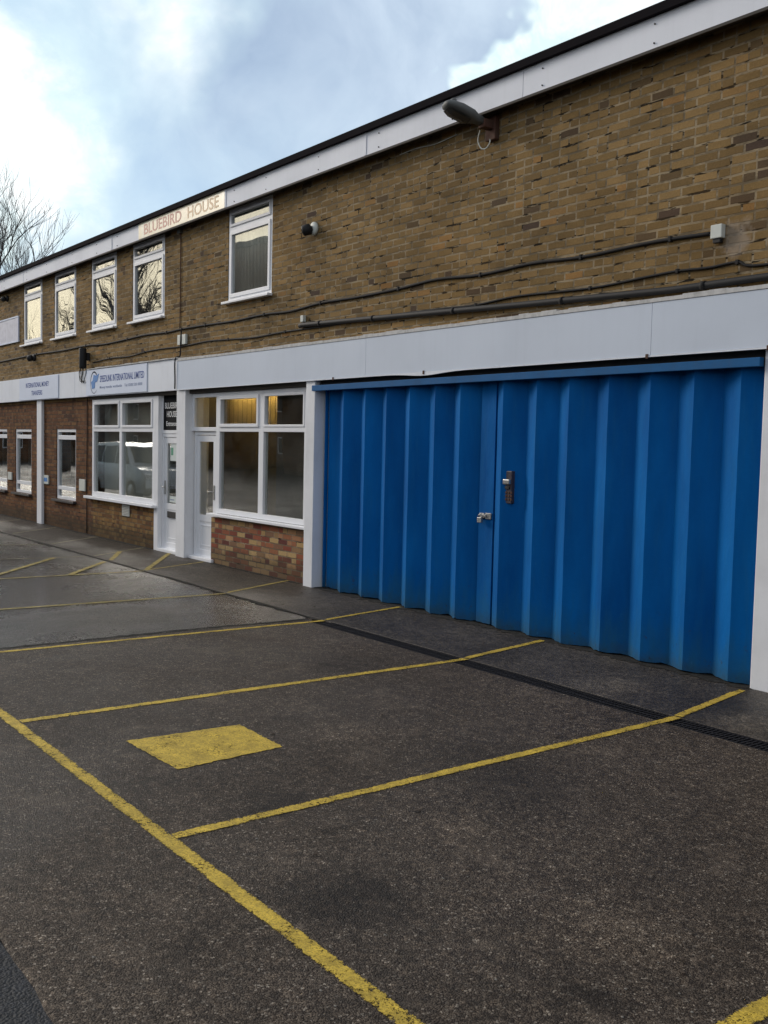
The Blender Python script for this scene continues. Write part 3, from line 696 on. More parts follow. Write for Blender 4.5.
# key box on the door
kx0, kx1, ky = -7.09, -6.995, -0.004
bm = BM((kx0 - .005, kx1 + .005, ky - .02, ky + .05, 1.245, 1.56), bev=.008)
kb = new_obj('key_box', bm, M['keypad'], gr)
bm = bmesh.new(); bx(bm, kx0 + .002, kx1 - .002, ky - .048, ky - .012, 1.43, 1.48, .010); new_obj('cover_flap', bm, M['steel'], kb)
new_obj('key_slot', BM((kx0 + .02, kx1 - .02, ky - .032, ky - .018, 1.385, 1.412), bev=.003), M['black'], kb)
bm = bmesh.new()
for r_ in range(3):
    for c_ in range(3): bx(bm, kx0 + .02 + c_ * .035, kx0 + .042 + c_ * .035, ky - .026, ky - .018, 1.275 + r_ * .033, 1.295 + r_ * .033, .002)
new_obj('button', bm, M['brown_iron'], kb)

# interior of the right-hand shop and the left office: walls and a lit tube
new_obj('room_wall', BM((-15.30, -12.4, 1.25, 1.29, 1.95, 2.655)), M['room'], B)
new_obj('dimmed_lower_wall', BM((-15.30, -12.4, 1.24, 1.29, 0.02, 1.948)), M['dark_olive'], B)  # invented dark board paints the dimness of the lower wall
bm = bmesh.new(); x = -15.25
while x < -12.4: bx(bm, x, x + .004, 1.244, 1.2495, 1.952, 2.65); x += 0.15
new_obj('wall_batten', bm, M['dark_olive'], B)
new_obj('dark_screen', BM((-12.42, -12.38, 0.62, 1.25, 0.02, 2.655), (-12.42, -10.5, 0.58, 0.62, 0.02, 2.655), (-10.56, -10.5, 0.28, 0.58, 0.02, 2.655)), M['roomdark'], B)
bm = bmesh.new(); V = [bm.verts.new(q) for q in ((-14.1, .30, .02), (-15.3, 1.2, .02), (-15.3, 1.2, 2.65), (-14.1, .30, 2.65))]; bm.faces.new(V); bmesh.ops.solidify(bm, geom=bm.faces[:], thickness=.03)
new_obj('dark_screen', bm, M['roomdark'], B)  # slanted screen added to keep tube light out of the entrance door
new_obj('room_ceiling', BM((-15.3, -10.5, 0.30, 1.3, 2.657, 2.69)), M['room'], B)
new_obj('office_wall', BM((XL + .3, -15.3, 1.3, 1.36, 0.02, 2.69), (-15.36, -15.3, 0.3, 1.3, .02, 2.69), (XL + .3, XR - .3, 2.4, 2.46, 2.85, 5.1)), M['office'], B)
bm = bmesh.new()   # vertical blind slats in the left office
x = -17.9
while x < -15.4: bx(bm, x, x + .092, 0.17 + .004 * (int(x * 100) % 3), 0.176 + .004 * (int(x * 100) % 3), 0.76, 2.46); x += 0.09
new_obj('blind', bm, M['office'], B)
t1 = thing('strip_light', 'lit yellow strip light on the ceiling seen through the right shopfront', 'ceiling light', (-14.2, 1.0, 2.6))
new_obj('casing', BM((-15.0, -13.0, 1.03, 1.13, 2.625, 2.655)), M['pvc'], t1)
bm = bmesh.new(); tube(bm, [(-14.95, 1.08, 2.60), (-13.05, 1.08, 2.60)], 0.018, 10); new_obj('tube', bm, M['tube'], t1)
# notices in the doors
nt = thing('notice', 'pale green printed notice taped high inside the glass of the entrance door', 'notice', (-14.6, .078, 1.6))
new_obj('paper', BM((-14.86, -14.58, 0.074, 0.079, 1.46, 1.74)), M['paper'], nt); new_obj('print', BM((-14.83, -14.75, 0.0725, 0.0738, 1.55, 1.67)), M['green'], nt)
nt = thing('notice', 'small white card at the foot of the entrance door glass', 'notice', (-14.6, .078, .83))
new_obj('paper', BM((-14.87, -14.60, 0.074, 0.079, 0.80, 0.90)), M['paper'], nt); new_obj('print', BM((-14.85, -14.70, 0.0725, 0.0738, 0.835, 0.85)), M['greyink'], nt)

# ------------------------------------------------------------------ signs
s = thing('building_sign', 'board with sun glow painted in its cream colour and pinkish capital letters under the roof edge', 'sign', (-14.15, -.16, 5.01))
new_obj('panel', BM((-15.62, -12.68, -0.160, -0.1545, 5.012, 5.258)), M['glowpanel'], s)
text_obj('lettering', 'BLUEBIRD', M['goldink'], s, 1.36, 0.165, (-14.72, 5.135), -0.160)
text_obj('lettering', 'HOUSE', M['goldink2'], s, 0.98, 0.165, (-13.34, 5.135), -0.160)
s = thing('shop_sign', 'pale blue-white board reading INTERNATIONAL MONEY TRANSFERS above the narrow white post', 'sign', (-20.8, -.11, 2.58))
new_obj('panel', BM((-22.0, -19.57, -0.118, -0.107, 2.565, 3.018)), M['signwhite'], s)
text_obj('lettering', 'INTERNATIONAL MONEY', M['navy'], s, 1.45, 0.10, (-20.83, 2.865), -0.118)
text_obj('lettering', 'TRANSFERS', M['navy'], s, 0.68, 0.095, (-20.85, 2.70), -0.118)
s = thing('shop_sign', 'white board with a blue ring emblem and small blue lettering above the large white window', 'sign', (-16.7, -.11, 2.58))
new_obj('panel', BM((-18.05, -15.36, -0.118, -0.107, 2.565, 3.018)), M['signwhite'], s)
text_obj('lettering', 'SPEEDLINK INTERNATIONAL LIMITED', M['navy'], s, 1.92, 0.115, (-16.42, 2.845), -0.118)
text_obj('small_lettering', 'Money transfer worldwide    Tel: 0208 520 0000', M['greyink'], s, 1.85, 0.062, (-16.46, 2.69), -0.118)
bm = bmesh.new()
prev = None
for k in range(31):   # open ring, thick to thin
    a = R(40 + k * 9.2); wr = 0.013 * (1 - k / 40); c0 = (-17.66, 2.79)
    ring = [(c0[0] + (0.17 + sgn * wr) * math.cos(a), c0[1] + (0.19 + sgn * wr) * math.sin(a)) for sgn in (-1, 1)]
    cur = [bm.verts.new((ring[0][0], -0.1195, ring[0][1])), bm.verts.new((ring[1][0], -0.1195, ring[1][1]))]
    if prev: bm.faces.new((prev[0], prev[1], cur[1], cur[0]))
    prev = cur
bmesh.ops.solidify(bm, geom=bm.faces[:], thickness=0.002)
new_obj('emblem_ring', bm, M['navy'], s)
bm = bmesh.new()
P = [(-17.75, 2.68), (-17.63, 2.69), (-17.61, 2.79), (-17.50, 2.81), (-17.42, 2.94), (-17.55, 2.91), (-17.68, 2.93), (-17.72, 2.83), (-17.80, 2.80)]
F1 = [bm.verts.new((a, -0.1225, b)) for a, b in P]; F2 = [bm.verts.new((a, -0.1185, b)) for a, b in P]; bm.faces.new(F1); bm.faces.new(F2[::-1])
for k in range(len(P)): bm.faces.new((F1[k], F2[k], F2[(k + 1) % len(P)], F1[(k + 1) % len(P)]))
new_obj('emblem_figure', bm, M['skyblue'], s)
s = thing('entrance_sign', 'small black board with white lettering reading Entrance above the entrance door', 'sign', (-14.6, .06, 1.95))
new_obj('panel', BM((-15.06, -14.28, 0.048, 0.064, 1.95, 2.495)), M['signblack'], s)
text_obj('lettering', 'BLUEBIRD', M['signink'], s, 0.54, 0.095, (-14.745, 2.335), 0.048)
text_obj('lettering', 'HOUSE', M['signink'], s, 0.36, 0.095, (-14.76, 2.20), 0.048)
text_obj('lettering', 'Entrance', M['signink'], s, 0.38, 0.075, (-14.77, 2.05), 0.048)
s = thing('wall_sign', 'faded white board fixed on the upper brick wall at the far left end', 'sign', (-24, -.03, 3.85))
new_obj('panel', BM((-25.6, -22.40, -0.025, -0.006, 3.88, 4.38)), M['signlilac'], s)
new_obj('sign_frame', BM((-25.63, -22.37, -0.035, -0.004, 4.38, 4.41), (-25.63, -22.37, -0.035, -0.004, 3.85, 3.88), (-22.40, -22.37, -0.034, -0.005, 3.88, 4.38), (-25.63, -25.6, -0.034, -0.005, 3.88, 4.38)), M['signwhite'], s)
for lab, x0, x1, z0, z1, ink in [('small white plate on the red-brown brick between the two leftmost low windows', -23.16, -22.88, 0.83, 1.00, None),
                            ('small white plate with blue print beside the narrow white post', -20.72, -20.42, 0.84, 1.02, 'skyblue'),
                            ('small white plate left of the large white window', -18.66, -18.36, 0.80, 1.02, None)]:
    s = thing('wall_plate', lab, 'plate', ((x0 + x1) / 2, -.01, z0), 'small plates on the lower brick wall')
    new_obj('plate', BM((x0, x1, -0.028, -0.003, z0, z1), bev=.004), M['box'], s)
    if ink: new_obj('print', BM((x0 + .05, x1 - .05, -0.030, -0.0285, z0 + .05, z1 - .05)), M['skyblue'], s)
    else:
        new_obj('screw', BM((x0 + .02, x0 + .03, -0.031, -0.0285, z1 - .03, z1 - .02)), M['steel'], s)
        new_obj('screw', BM((x1 - .03, x1 - .02, -0.031, -0.0285, z0 + .02, z0 + .03)), M['steel'], s)
s = thing('air_vent', 'small pale louvred vent in the brick below the large white window', 'vent', (-16.43, -.01, .5))
bm = BM((-16.59, -16.28, -0.02, -0.003, 0.47, 0.66), bev=.004); new_obj('vent_frame', bm, M['box'], s)
bm = bmesh.new()
for k in range(6): bx(bm, -16.565, -16.305, -0.026, -0.021, 0.490 + k * .027, 0.504 + k * .027)
new_obj('louvre', bm, M['office'], s)

# ------------------------------------------------------------------ wall clutter
def cable(label, pts, r, name='cable', y=-0.012, clips=True, m='cable'):
    o = thing(name, label, 'cable', (pts[0][0], y, pts[0][-1]))
    P = [(p[0], y, p[1]) if len(p) == 2 else p for p in pts]
    bm = bmesh.new(); tube(bm, smooth_path(P, 5), r, 8); new_obj('wire', bm, M[m], o)
    if clips:
        for p in P[1:-1:2]:
            bm = bmesh.new(); bx(bm, p[0] - .012, p[0] + .012, p[1] - r - .004, p[1] + r + .003, p[2] - r - .006, p[2] + r + .006, .002)
            new_obj('clip', bm, M['cable'], o)
    return o
cable('thick black cable sagging along the upper brick wall to the white box', [(-4.85, 3.487), (-5.25, 3.50), (-5.58, 3.50), (-6.21, 3.485), (-6.81, 3.51), (-7.53, 3.49), (-8.21, 3.525), (-8.86, 3.50), (-9.66, 3.49), (-10.42, 3.50), (-11.12, 3.465), (-11.79, 3.485), (-12.66, 3.47), (-13.5, 3.485), (-14.3, 3.49), (-14.83, 3.48), (-15.68, 3.50), (-16.4, 3.485), (-17.4, 3.47), (-18.35, 3.50), (-19.6, 3.49), (-21.17, 3.51), (-22.5, 3.50), (-24, 3.49), (-28, 3.5)], 0.016)
cable('thinner black cable waving just above the lower fascia', [(-1.5, 3.2), (-3.0, 3.22), (-4.37, 3.185), (-4.62, 3.235), (-4.87, 3.225), (-5.17, 3.235), (-5.47, 3.225), (-6.09, 3.20), (-7.0, 3.225), (-7.59, 3.20), (-8.2, 3.215), (-9.2, 3.225), (-10.23, 3.21), (-11.25, 3.215), (-12.06, 3.20), (-12.8, 3.225), (-13.45, 3.245), (-14.32, 3.225), (-15.0, 3.235), (-15.68, 3.225), (-16.32, 3.19), (-17.2, 3.205), (-18.0, 3.17)], 0.011)
cd = thing('conduit', 'fat black plastic conduit running along the top of the grey fascia', 'conduit', (-8, -.03, 3.1))
bm = bmesh.new(); tube(bm, [(-10.86, -.035, 3.255), (-10.80, -.035, 3.262), (-8.85, -.035, 3.20), (-6.9, -.035, 3.135), (-5.19, -.035, 3.085), (-4.3, -.035, 3.09), (-2, -.035, 3.1), (4, -.035, 3.1)], 0.030, 10); new_obj('pipe', bm, M['black'], cd)
for q, zz in ((-10.4, 3.25), (-9.3, 3.214), (-7.9, 3.168), (-6.4, 3.12), (-4.9, 3.087)):
    bm = bmesh.new(); tube(bm, [(q - .02, -.035, zz), (q + .02, -.035, zz)], 0.036, 10)
    new_obj('pipe_clip', bm, M['cable'], cd)
o = thing('junction_box', 'tiny white junction box over the left end of the fat conduit', 'junction box', (-10.78, -.03, 3.33))
new_obj('box', BM((-10.83, -10.77, -0.05, -0.003, 3.30, 3.38), bev=.004), M['box'], o); bm = bmesh.new(); tube(bm, [(-10.80, -.03, 3.30), (-10.82, -.035, 3.26)], .006, 6); new_obj('tail', bm, M['box'], o)
o = thing('junction_box', 'square white junction box on the upper brick wall at the right', 'junction box', (-4.86, -.03, 3.45))
new_obj('box', BM((-4.845, -4.745, -0.055, -0.003, 3.435, 3.54), bev=.006), M['box'], o)
new_obj('gland', BM((-4.83, -4.76, -0.045, -0.01, 3.40, 3.435), bev=.006), M['black'], o)
o = thing('junction_box', 'white twin junction box where the cables cross beside the fascia step', 'junction box', (-14.28, -.02, 3.26))
new_obj('box', BM((-14.40, -14.30, -0.04, -0.003, 3.25, 3.40), (-14.24, -14.12, -0.04, -0.003, 3.25, 3.40), bev=.004), M['box'], o)
cable('black cable dropping down the fascia step to the pillar top', [(-14.27, -.03, 3.50), (-14.27, -.045, 3.3), (-14.275, -.05, 3.08), (-14.265, -.135, 3.02), (-14.265, -.135, 2.7), (-14.27, -.135, 2.57)], 0.011, clips=False)
cable('thin brown wire rising from the cable crossing to the roof edge', [(-14.37, 3.5), (-14.365, 4.2), (-14.37, 4.95)], 0.008, m='brown_iron', clips=False)
o = thing('wire_bracket', 'small grey bracket under the roof sign at the head of the thin wire', 'bracket', (-14.38, -.05, 4.93))
new_obj('plate', BM((-14.43, -14.33, -0.05, -0.003, 4.94, 5.0), bev=.005), M['lampgrey'], o)
cable('thin dark wire running straight down the red-brown brick beside the large window', [(-18.29, 2.54), (-18.285, 1.8), (-18.30, 1.0), (-18.29, 0.02)], 0.008, clips=False)
# bulkhead cylinder with hanging wires
o = thing('wall_lantern', 'black cylindrical wall light above the joint between the two shop signs', 'wall light', (-18.22, -.1, 3.07))
bm = bmesh.new(); lathe(bm, [(0.02, 3.07), (0.06, 3.07), (0.066, 3.09), (0.066, 3.42), (0.06, 3.44), (0.0, 3.44)], (-18.22, -0.12, 0), 'z', 20); new_obj('cylinder_shade', bm, M['black'], o)
new_obj('mount', BM((-18.26, -18.18, -0.06, -0.003, 3.22, 3.36)), M['black'], o)
bm = bmesh.new()
for k in range(6):
    x0 = -18.24 + rnd.uniform(-.12, .15); tube(bm, smooth_path([(x0, -.115, 3.08), (x0 + rnd.uniform(-.07, .07), -.125, 2.99), (x0 + rnd.uniform(-.1, .1), -.122, 2.90 - rnd.uniform(0, .12)), (x0 + rnd.uniform(-.06, .12), -.122, 2.84)], 4), 0.006, 5)
new_obj('loose_wire', bm, M['cable'], o)
# cameras
def cctv(label, x, z, s=1.0, base='box'):
    o = thing('security_camera', label, 'camera', (x, -.02, z), 'security cameras on the brick')
    bm = bmesh.new(); lathe(bm, [(0.075 * s, -0.003), (0.075 * s, -0.03), (0.055 * s, -0.045), (0, -0.045)], (x, 0, z), 'y', 20); new_obj('base', bm, M[base], o)
    bm = bmesh.new(); d = Vector((-0.55, -0.75, -0.25)).normalized(); a = Vector((x, -.04, z)); tube(bm, [a, a + d * .05 * s], .03 * s, 10); c_ = a + d * .03 * s
    tube(bm, [c_ - d * .02 * s, c_, c_ + d * .075 * s, c_ + d * .09 * s], [.04 * s, .062 * s, .06 * s, .04 * s], 14); new_obj('housing', bm, M['black'], o)
    bm = bmesh.new(); e = c_ + d * .090 * s; tube(bm, [e, e + d * .006], .026 * s, 12); new_obj('lens', bm, M['carglass'], o)
cctv('black camera on a round white base, right of the largest upper window', -10.60, 4.42, 1.1)
cctv('small black camera hanging on the long cable above the money transfer sign', -21.33, 3.45, 1.0, 'black')
cctv('tiny dark camera high under the roof edge at the far left', -23.2, 4.86, .9, 'black')
# lamp
o = thing('floodlight', 'old grey lamp head on a rusty bracket sticking out below the roof fascia', 'lamp', (-7.42, -.05, 4.75))
new_obj('bracket', BM((-7.47, -7.33, -0.06, -0.003, 4.76, 4.985), (-7.45, -7.36, -0.17, -0.055, 4.86, 4.94), bev=.008), M['brown_iron'], o)
bm = bmesh.new()
a0 = Vector((-7.42, -.14, 4.91)); a1 = Vector((-7.60, -.60, 5.08)); d = (a1 - a0).normalized(); side = d.cross(Vector((0, 0, 1))).normalized(); up = side.cross(d)
prof = [(0.0, .05, .05, .04), (.08, .06, .06, .05), (.13, .10, .07, .065), (.26, .125, .07, .06), (.34, .125, .055, .055), (.40, .10, .04, .04), (.425, .06, .02, .02)]
rings = []
for dist, hw, hu, hd in prof:
    c_ = a0 + d * dist; ring = []
    for k in range(16):
        th = 2 * math.pi * k / 16; cu, su = math.cos(th), math.sin(th)
        ring.append(bm.verts.new(c_ + side * hw * cu + up * ((hu if su > 0 else hd * .8) * abs(su) ** .8 * (1 if su > 0 else -1))))
    rings.append(ring)
for i in range(len(rings) - 1):
    for k in range(16): bm.faces.new((rings[i][k], rings[i][(k + 1) % 16], rings[i + 1][(k + 1) % 16], rings[i + 1][k]))
bm.faces.new(rings[0]); bm.faces.new(rings[-1]); new_obj('lamp_head', bm, M['lampgrey'], o, smooth=True)
bm = bmesh.new(); lens = []
for dist, hw, zz in ((.14, .075, -.05), (.18, .095, -.058), (.33, .095, -.054), (.39, .07, -.04)):
    c_ = a0 + d * dist + up * zz; lens.append([bm.verts.new(c_ - side * hw), bm.verts.new(c_ - up * .012), bm.verts.new(c_ + side * hw)])
for i in range(3):
    for k in range(2): bm.faces.new((lens[i][k], lens[i][k + 1], lens[i + 1][k + 1], lens[i + 1][k]))
bmesh.ops.solidify(bm, geom=bm.faces[:], thickness=.006); new_obj('lens', bm, M['lamplens'], o)
c_ = a0 + d * .34 + up * .055
bm = bmesh.new(); lathe(bm, [(.03, -.01), (.03, .02), (.022, .035), (0, .035)], c_, 'z', 12); new_obj('photocell', bm, M['lampgrey'], o)
bm = bmesh.new(); tube(bm, smooth_path([(-7.50, -.10, 4.87), (-7.54, -.09, 4.78), (-7.50, -.08, 4.70), (-7.44, -.07, 4.69), (-7.40, -.06, 4.74), (-7.41, -.05, 4.80)], 5), .006, 6); new_obj('loose_cable', bm, M['box'], o)
cable('thin white wire lying along the brick left of the lamp', [(-7.95, 4.95), (-8.3, 4.93), (-8.6, 4.955), (-8.9, 4.95)], 0.004, clips=False, m='box')

# ------------------------------------------------------------------ bare trees
def bare_tree(label, loc, height, seed, detail=6, group=None, r0=0.26):
    rg = random.Random(seed); tr = thing('bare_tree', label, 'tree', loc, group)
    bt, bc = bmesh.new(), bmesh.new()
    def grow(bm, p, d, L, r, lev):
        n = 4; pts = [p]; q = p.copy(); dd = d.copy()
        for k in range(n):
            dd = (dd + Vector((rg.uniform(-.14, .14), rg.uniform(-.14, .14), rg.uniform(-.02, .12)))).normalized()
            q = q + dd * L / n; pts.append(q.copy())
        rs = [r * (1 - .45 * k / n) for k in range(n + 1)]
        tube(bm, pts, rs, 8 if lev == 0 else (5 if lev < 3 else 3), cap=lev == 0)
        if lev >= detail: return
        kids = (3, 3, 4, 4, 4, 3, 3)[lev]
        for k in range(kids):
            f = rg.uniform(.35, 1.0) if k else 1.0
            i = min(n - 1, int(f * n)); base = pts[i].lerp(pts[i + 1], f * n - i) if i < n else pts[-1]
            ax = Vector((rg.uniform(-1, 1), rg.uniform(-1, 1), rg.uniform(-.2, .5))).normalized()
            nd = (dd + ax * rg.uniform(.45, .95)).normalized()
            nd.z = abs(nd.z) * .6 + .3 if lev < 4 else nd.z + .15
            grow(bc, base, nd.normalized(), L * rg.uniform(.6, .8), max(.008, r * rg.uniform(.42, .6)), lev + 1)
    L = height * .27
    grow(bt, Vector(loc), Vector((0, 0, 1)), L, r0, 0)
    new_obj('trunk', bt, M['bark'], tr); new_obj('crown', bc, M['bark'], tr)
bare_tree('tall bare winter tree rising behind the left end of the roof', (-58.2, 7.6, 0), 24.5, 5, 6, r0=0.25)
bare_tree('bare tree mirrored in the upper left windows, nearest the yard', (-49, -13.5, 0), 19, 11, 5, r0=.34)
bare_tree('wide bare tree farthest along the yard, mirrored in the leftmost upper windows', (-55, -12.2, 0), 17, 31, 5, r0=.3)
bare_tree('bare tree mirrored in the upper left windows, farther back', (-66, -19, 0), 20, 23, 5, r0=.34)

# ------------------------------------------------------------------ across the yard (seen only mirrored in the panes)
W2 = thing('warehouse', 'low brick warehouse with grey shutters across the yard', 'building', (-30, -26, 0))
new_obj('wall', BM((-48, 14, -34, -22, 0, 4.2)), M['brick_low'], W2)
new_obj('roof', BM((-48.2, 14.2, -34.2, -21.8, 4.2, 4.45)), M['roof_edge'], W2)
for k in range(7):
    x = -44 + k * 8
    bm = bmesh.new()
    for j in range(18): bx(bm, x, x + 3.2, -21.99, -21.95 + (j % 2) * .02, j * .165, j * .165 + .16)
    new_obj('shutter', bm, M['grey_fascia'], W2)
    bm = bmesh.new(); framed(bm, x + 4.4, x + 6.4, 1.6, 2.8, -22.0, -21.93, .08, xs=[(x + 5.35, x + 5.43)])
    ww = new_obj('window', bm, M['pvc'], W2); new_obj('pane', BM((x + 4.45, x + 6.35, -21.998, -21.97, 1.65, 2.75)), M['carglass'], ww)


bl = thing('backdrop', 'unseen brick tower added to darken mirrored panes, as flats far across the yard', 'building', (-62, -36, 0))  # added unseen block, hides bright sky from the mirrored upper pane
new_obj('wall', BM((-72, -61, -56, -27.5, 0, 15.5)), M['brick_low'], bl)
new_obj('roof', BM((-72.2, -60.8, -56.2, -27.3, 15.5, 15.9)), M['roof_edge'], bl)
for st in range(5):
    for k in range(9):
        y = -30 - k * 2.9; z = 1.0 + st * 2.95
        ww = new_obj('window', BM((-61.03, -60.95, y - .75, y + .75, z, z + 1.25)), M['pvc'], bl); new_obj('pane', BM((-60.955, -60.93, y - .66, y + .66, z + .09, z + 1.16)), M['carglass'], ww)
for k in range(4):  # row of unseen houses added to darken what the low panes mirror
    y0 = -26.2 + k * 6.3; h = 5.0
    hs = thing('added_house', ('unseen brick house added to darken mirrored panes, nearest the flats across the yard', 'added unseen brick house, second from the flats across the yard', 'added unseen brick house, third from the flats across the yard', 'last added unseen brick house of the row across the yard')[k], 'house', (-78, y0 + 3, 0), 'houses added across the yard for dark reflections')
    new_obj('wall', BM((-82, -75, y0, y0 + 6.2, 0, h)), M['brick_low'], hs)
    bm = bmesh.new(); V = [bm.verts.new(q) for q in ((-82.3, y0, h), (-74.7, y0, h), (-78.5, y0, h + 2.2), (-82.3, y0 + 6.2, h), (-74.7, y0 + 6.2, h), (-78.5, y0 + 6.2, h + 2.2))]
    for q in ((0, 1, 2), (3, 5, 4), (0, 3, 4, 1), (1, 4, 5, 2), (0, 2, 5, 3)): bm.faces.new([V[a] for a in q])
    new_obj('roof', bm, M['roof_edge'], hs)
    for yy in (1.6, 4.6):
        for zz in (1.0, 3.4):
            ww = new_obj('window', BM((-75.03, -74.95, y0 + yy - .6, y0 + yy + .6, zz, zz + 1.2)), M['pvc'], hs); new_obj('pane', BM((-74.955, -74.93, y0 + yy - .52, y0 + yy + .52, zz + .08, zz + 1.12)), M['carglass'], ww)
car = thing('parked_car', 'silver people carrier parked in the yard, seen mirrored in the shopfront', 'car', (-28.5, -5.4, 0))
prof = [(-2.15, .35), (-2.22, .62), (-2.12, 1.05), (-1.95, 1.55), (-1.7, 1.68), (-.2, 1.72), (.55, 1.60), (1.25, 1.08), (1.95, .93), (2.18, .72), (2.22, .40), (2.1, .28), (-2.05, .28)]
bm = bmesh.new(); L1, L2 = [], []
def hw(z): return .88 if z < .95 else .88 - (z - .95) * .26
for sgn, L in ((-1, L1), (1, L2)):
    for px_, pz in prof: L.append(bm.verts.new((-28.5 + px_, -5.4 + sgn * hw(pz), pz)))
n = len(prof)
for i in range(n): bm.faces.new((L1[i], L1[(i + 1) % n], L2[(i + 1) % n], L2[i]))
for L in (L1, L2):
    lo = [0, 1, 2, 7, 8, 9, 10, 11, 12]; hi = [2, 3, 4, 5, 6, 7]
    bm.faces.new([L[i] for i in lo]); bm.faces.new([L[i] for i in hi])
bmesh.ops.bevel(bm, geom=bm.edges[:], offset=.05, segments=3, profile=.6, affect='EDGES')
body = new_obj('body', bm, M['carpaint'], car, smooth=True)
for sgn in (-1, 1):
    for x0, x1, x2, x3 in ((-1.95, -1.78, -.98, -.98), (-.9, -.9, .02, .02), (.1, .1, .52, 1.12)):
        bm = bmesh.new(); vs = []
        for (xx, zz) in ((x0, 1.1), (x1, 1.58), (x2, 1.6), (x3, 1.1)) if x0 < 0 or True else ():
            vs.append(bm.verts.new((-28.5 + xx, -5.4 + sgn * (hw(zz) + .008), zz)))
        bm.faces.new(vs); bmesh.ops.solidify(bm, geom=bm.faces[:], thickness=.012); new_obj('side_window', bm, M['carglass'], car)
bm = bmesh.new(); bm.faces.new([bm.verts.new((-28.5 + a + .012, -5.4 + b, c + .012)) for a, b, c in ((1.2, -.72, 1.12), (1.2, .72, 1.12), (.62, .64, 1.56), (.62, -.64, 1.56))])
bmesh.ops.solidify(bm, geom=bm.faces[:], thickness=.012); new_obj('windscreen', bm, M['carglass'], car)
for wx in (-1.4, 1.42):
    for sgn in (-1, 1):
        bm = bmesh.new(); yy = -5.4 + sgn * .80
        lathe(bm, [(.20, -.1), (.31, -.1), (.325, -.05), (.325, .05), (.31, .1), (.20, .1)], (-28.5 + wx, yy, .325), 'y', 24)
        wh = new_obj('wheel', bm, M['rubber'], car); bm = bmesh.new(); lathe(bm, [(0, -.104), (.2, -.104), (.2, .104), (0, .104)], (-28.5 + wx, yy, .325), 'y', 20); new_obj('rim', bm, M['steel'], wh)
for sgn in (-1, 1):
    new_obj('headlight', BM((-28.5 + 2.02, -28.5 + 2.20, -5.4 + sgn * .68 - .16, -5.4 + sgn * .68 + .16, .68, .84), bev=.03), M['pvc'], car)
new_obj('number_plate', BM((-28.5 + 2.19, -28.5 + 2.24, -5.66, -5.14, .42, .53)), M['signwhite'], car)

# ------------------------------------------------------------------ camera (solved from the facade's vanishing points)
f_px = 1003.49
cam = bpy.data.cameras.new('camera'); co = bpy.data.objects.new('camera', cam); COL.objects.link(co)
rt = Vector((0.59905902, 0.80038804, 0.02252274)); upv = Vector((-0.06615841, 0.02144533, 0.99757865)); fw = Vector((-0.79796702, 0.59909855, -0.06579942))
mtx = Matrix((rt, upv, -fw)).transposed().to_4x4(); mtx.translation = Vector((0, -6.8, 1.775)); co.matrix_world = mtx
cam.sensor_fit = 'VERTICAL'; cam.sensor_height = 24; cam.lens = f_px / 1024 * 24; cam.clip_end = 1000; cam.clip_start = 0.05
S.camera = co

# ------------------------------------------------------------------ light
SUN_EL, SUN_AZ = R(23), Vector((-0.93, -0.36, 0)).normalized()
sd = Vector((SUN_AZ.x * math.cos(SUN_EL), SUN_AZ.y * math.cos(SUN_EL), math.sin(SUN_EL)))
sl = bpy.data.lights.new('sun', 'SUN'); sl.energy = 1.35; sl.angle = R(17); sl.color = (1, .92, .84)
so = bpy.data.objects.new('sun', sl); COL.objects.link(so); so.rotation_euler = sd.to_track_quat('Z', 'Y').to_euler(); so.location = (0, 0, 30)

world = bpy.data.worlds.new('World'); S.world = world; world.use_nodes = True
world.node_tree.nodes.clear(); t = NT(world.node_tree)
STR = 0.10
v = t.node('ShaderNodeVectorMath', {0: t.node('ShaderNodeTexCoord').outputs['Generated']}, operation='NORMALIZE').outputs[0]
sky = t.node('ShaderNodeTexSky', sky_type='NISHITA'); sky.sun_disc = False; sky.sun_elevation = SUN_EL
sky.sun_rotation = math.atan2(SUN_AZ.x, SUN_AZ.y); sky.air_density = 1.0; sky.dust_density = 2.0; sky.ozone_density = 1.5
def dotp(vec, d_): return t.node('ShaderNodeVectorMath', {0: vec, 1: tuple(Vector(d_).normalized())}, operation='DOT_PRODUCT').outputs['Value']
n1 = t.noise(v, 3.4, 5, 0.5, 0.0, col=True)
wv = t.vadd(v, t.vmul(t.vadd(n1, (-.5, -.5, -.5)), (0.13, 0.13, 0.13)))
def blob(d_, r_in, r_out, vec=None):
    return t.node('ShaderNodeMapRange', {0: dotp(vec or wv, d_), 1: math.cos(R(r_out)), 2: math.cos(R(r_in)), 3: 0.0, 4: 1.0}, interpolation_type='SMOOTHSTEP').outputs[0]
def mx(*a):
    r_ = a[0]
    for q in a[1:]: r_ = t.math('MAXIMUM', r_, q)
    return r_
bright = mx(blob((-0.905, 0.295, 0.305), 3, 12), blob((-0.885, 0.30, 0.37), 3, 12), blob((-0.882, 0.355, 0.30), 1, 7), t.math('MULTIPLY', blob((-0.94, 0.26, 0.225), 0, 6), .9),
            blob((-0.897, 0.373, 0.245), 0, 5), t.math('MULTIPLY', blob((-0.708, 0.600, 0.380), 0, 4.4), .95), t.math('MULTIPLY', blob((-0.696, 0.628, 0.345), 0, 3.6), .95), t.math('MULTIPLY', blob((-0.615, 0.695, 0.375), 0, 3.4), .8),
            t.math('MULTIPLY', blob((-0.793, 0.528, 0.302), 0, 2.6), .75), t.math('MULTIPLY', blob((-0.56, 0.73, 0.40), 0, 6), .7))
ero = t.noise(t.vmul(v, (1, 1, 1.5)), 7.0, 9, 0.66, 0.35)
bright = t.math('MULTIPLY', bright, t.math('ADD', -0.75, t.math('MULTIPLY', ero, 3.5)), clamp=True)
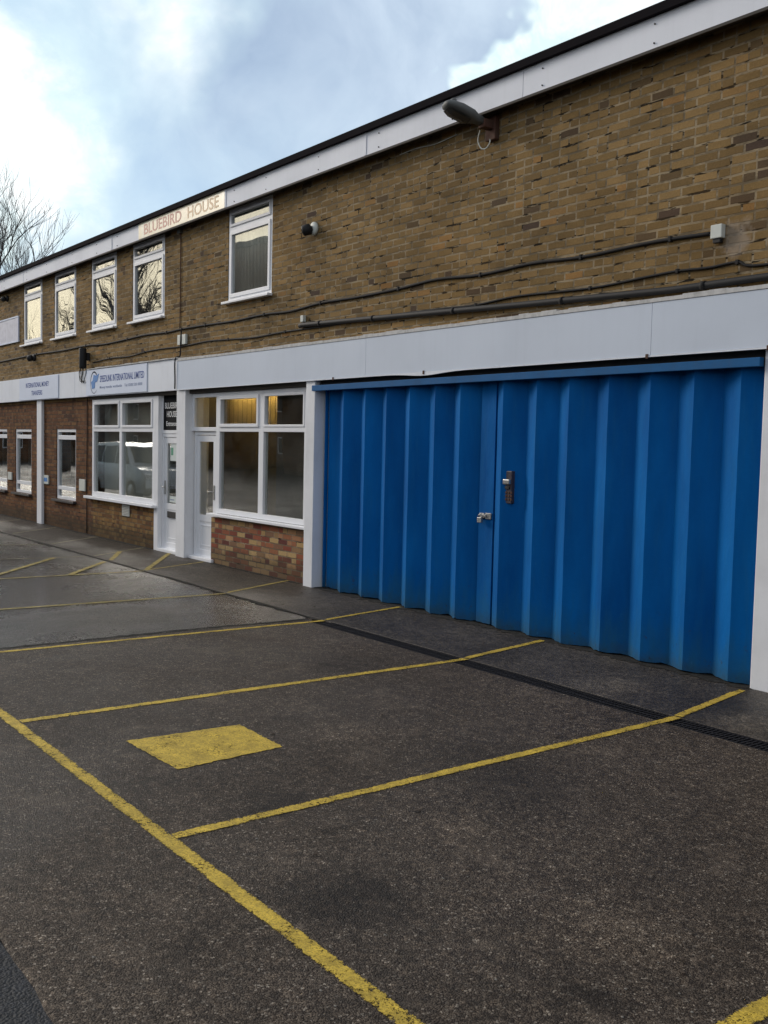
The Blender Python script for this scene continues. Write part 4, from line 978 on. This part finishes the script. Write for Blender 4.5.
gen = t.ramp(t.noise(t.vmul(v, (1, 1, 2.2)), 2.0, 7, 0.6, 0.4), [(0.40, 0), (0.68, 1)])
n3 = t.noise(wv, 6.0, 6, 0.58, 0.3)
bank = blob((-0.76, 0.52, 0.40), 5, 19)
base_blue = t.mix(t.ramp(n3, [(0.36, 0), (0.64, 1)]), (0.38, 0.53, 0.70), (0.58, 0.73, 0.82))
grey = t.mix(t.ramp(n3, [(0.32, 0), (0.68, 1)]), (0.28, 0.37, 0.51), (0.55, 0.65, 0.77))
c = t.mix(t.math('MULTIPLY', bank, 0.9), base_blue, grey)
lowgrey = t.math('MULTIPLY', blob((-0.90, 0.38, 0.20), 2, 9), 0.7)
c = t.mix(lowgrey, c, (0.33, 0.48, 0.68))
seen = blob((-0.83, 0.45, 0.33), 24, 40, v)      # the part of the sky over the roof; elsewhere thinner general cloud
gen_c = t.mix(gen, (0.40, 0.45, 0.53), (0.74, 0.75, 0.76))
c = t.mix(seen, gen_c, c)
halo = t.math('MULTIPLY', t.math('POWER', bright, 0.5), 1.0)
c = t.mix(t.math('MULTIPLY', halo, 0.45), c, (0.60, 0.82, 0.86))
wisp = t.noise(t.vmul(wv, (1, 1, 1.4)), 11.0, 8, 0.62, 0.4)
c = t.mix(t.math('POWER', bright, 1.2), c, t.mix(t.ramp(wisp, [(0.40, 0), (0.60, 1)]), (0.72, 0.88, 0.90), (1.05, 1.07, 1.05)))
warm = blob((-0.915, -0.37, 0.15), 5, 26, wv)     # low sunset glow along the yard
c = t.mix(warm, c, (1.05, 0.97, 0.73))
nish = t.vmul(sky.outputs[0], (STR, STR, STR))
c = t.mix(0.82, nish, c)
bg = t.node('ShaderNodeBackground', {'Color': t.vmul(c, (1 / STR, 1 / STR, 1 / STR)), 'Strength': STR})
wo = t.node('ShaderNodeOutputWorld', {0: bg.outputs[0]})

S.view_settings.view_transform = 'Standard'; S.view_settings.look = 'None'; S.view_settings.exposure = 0.38; S.view_settings.gamma = 1.0; S.view_settings.use_curve_mapping = False
S.render.engine = 'CYCLES'; S.cycles.use_denoising = True; S.cycles.max_bounces = 6; S.cycles.transparent_max_bounces = 12
S.cycles.caustics_reflective = False; S.cycles.caustics_refractive = False
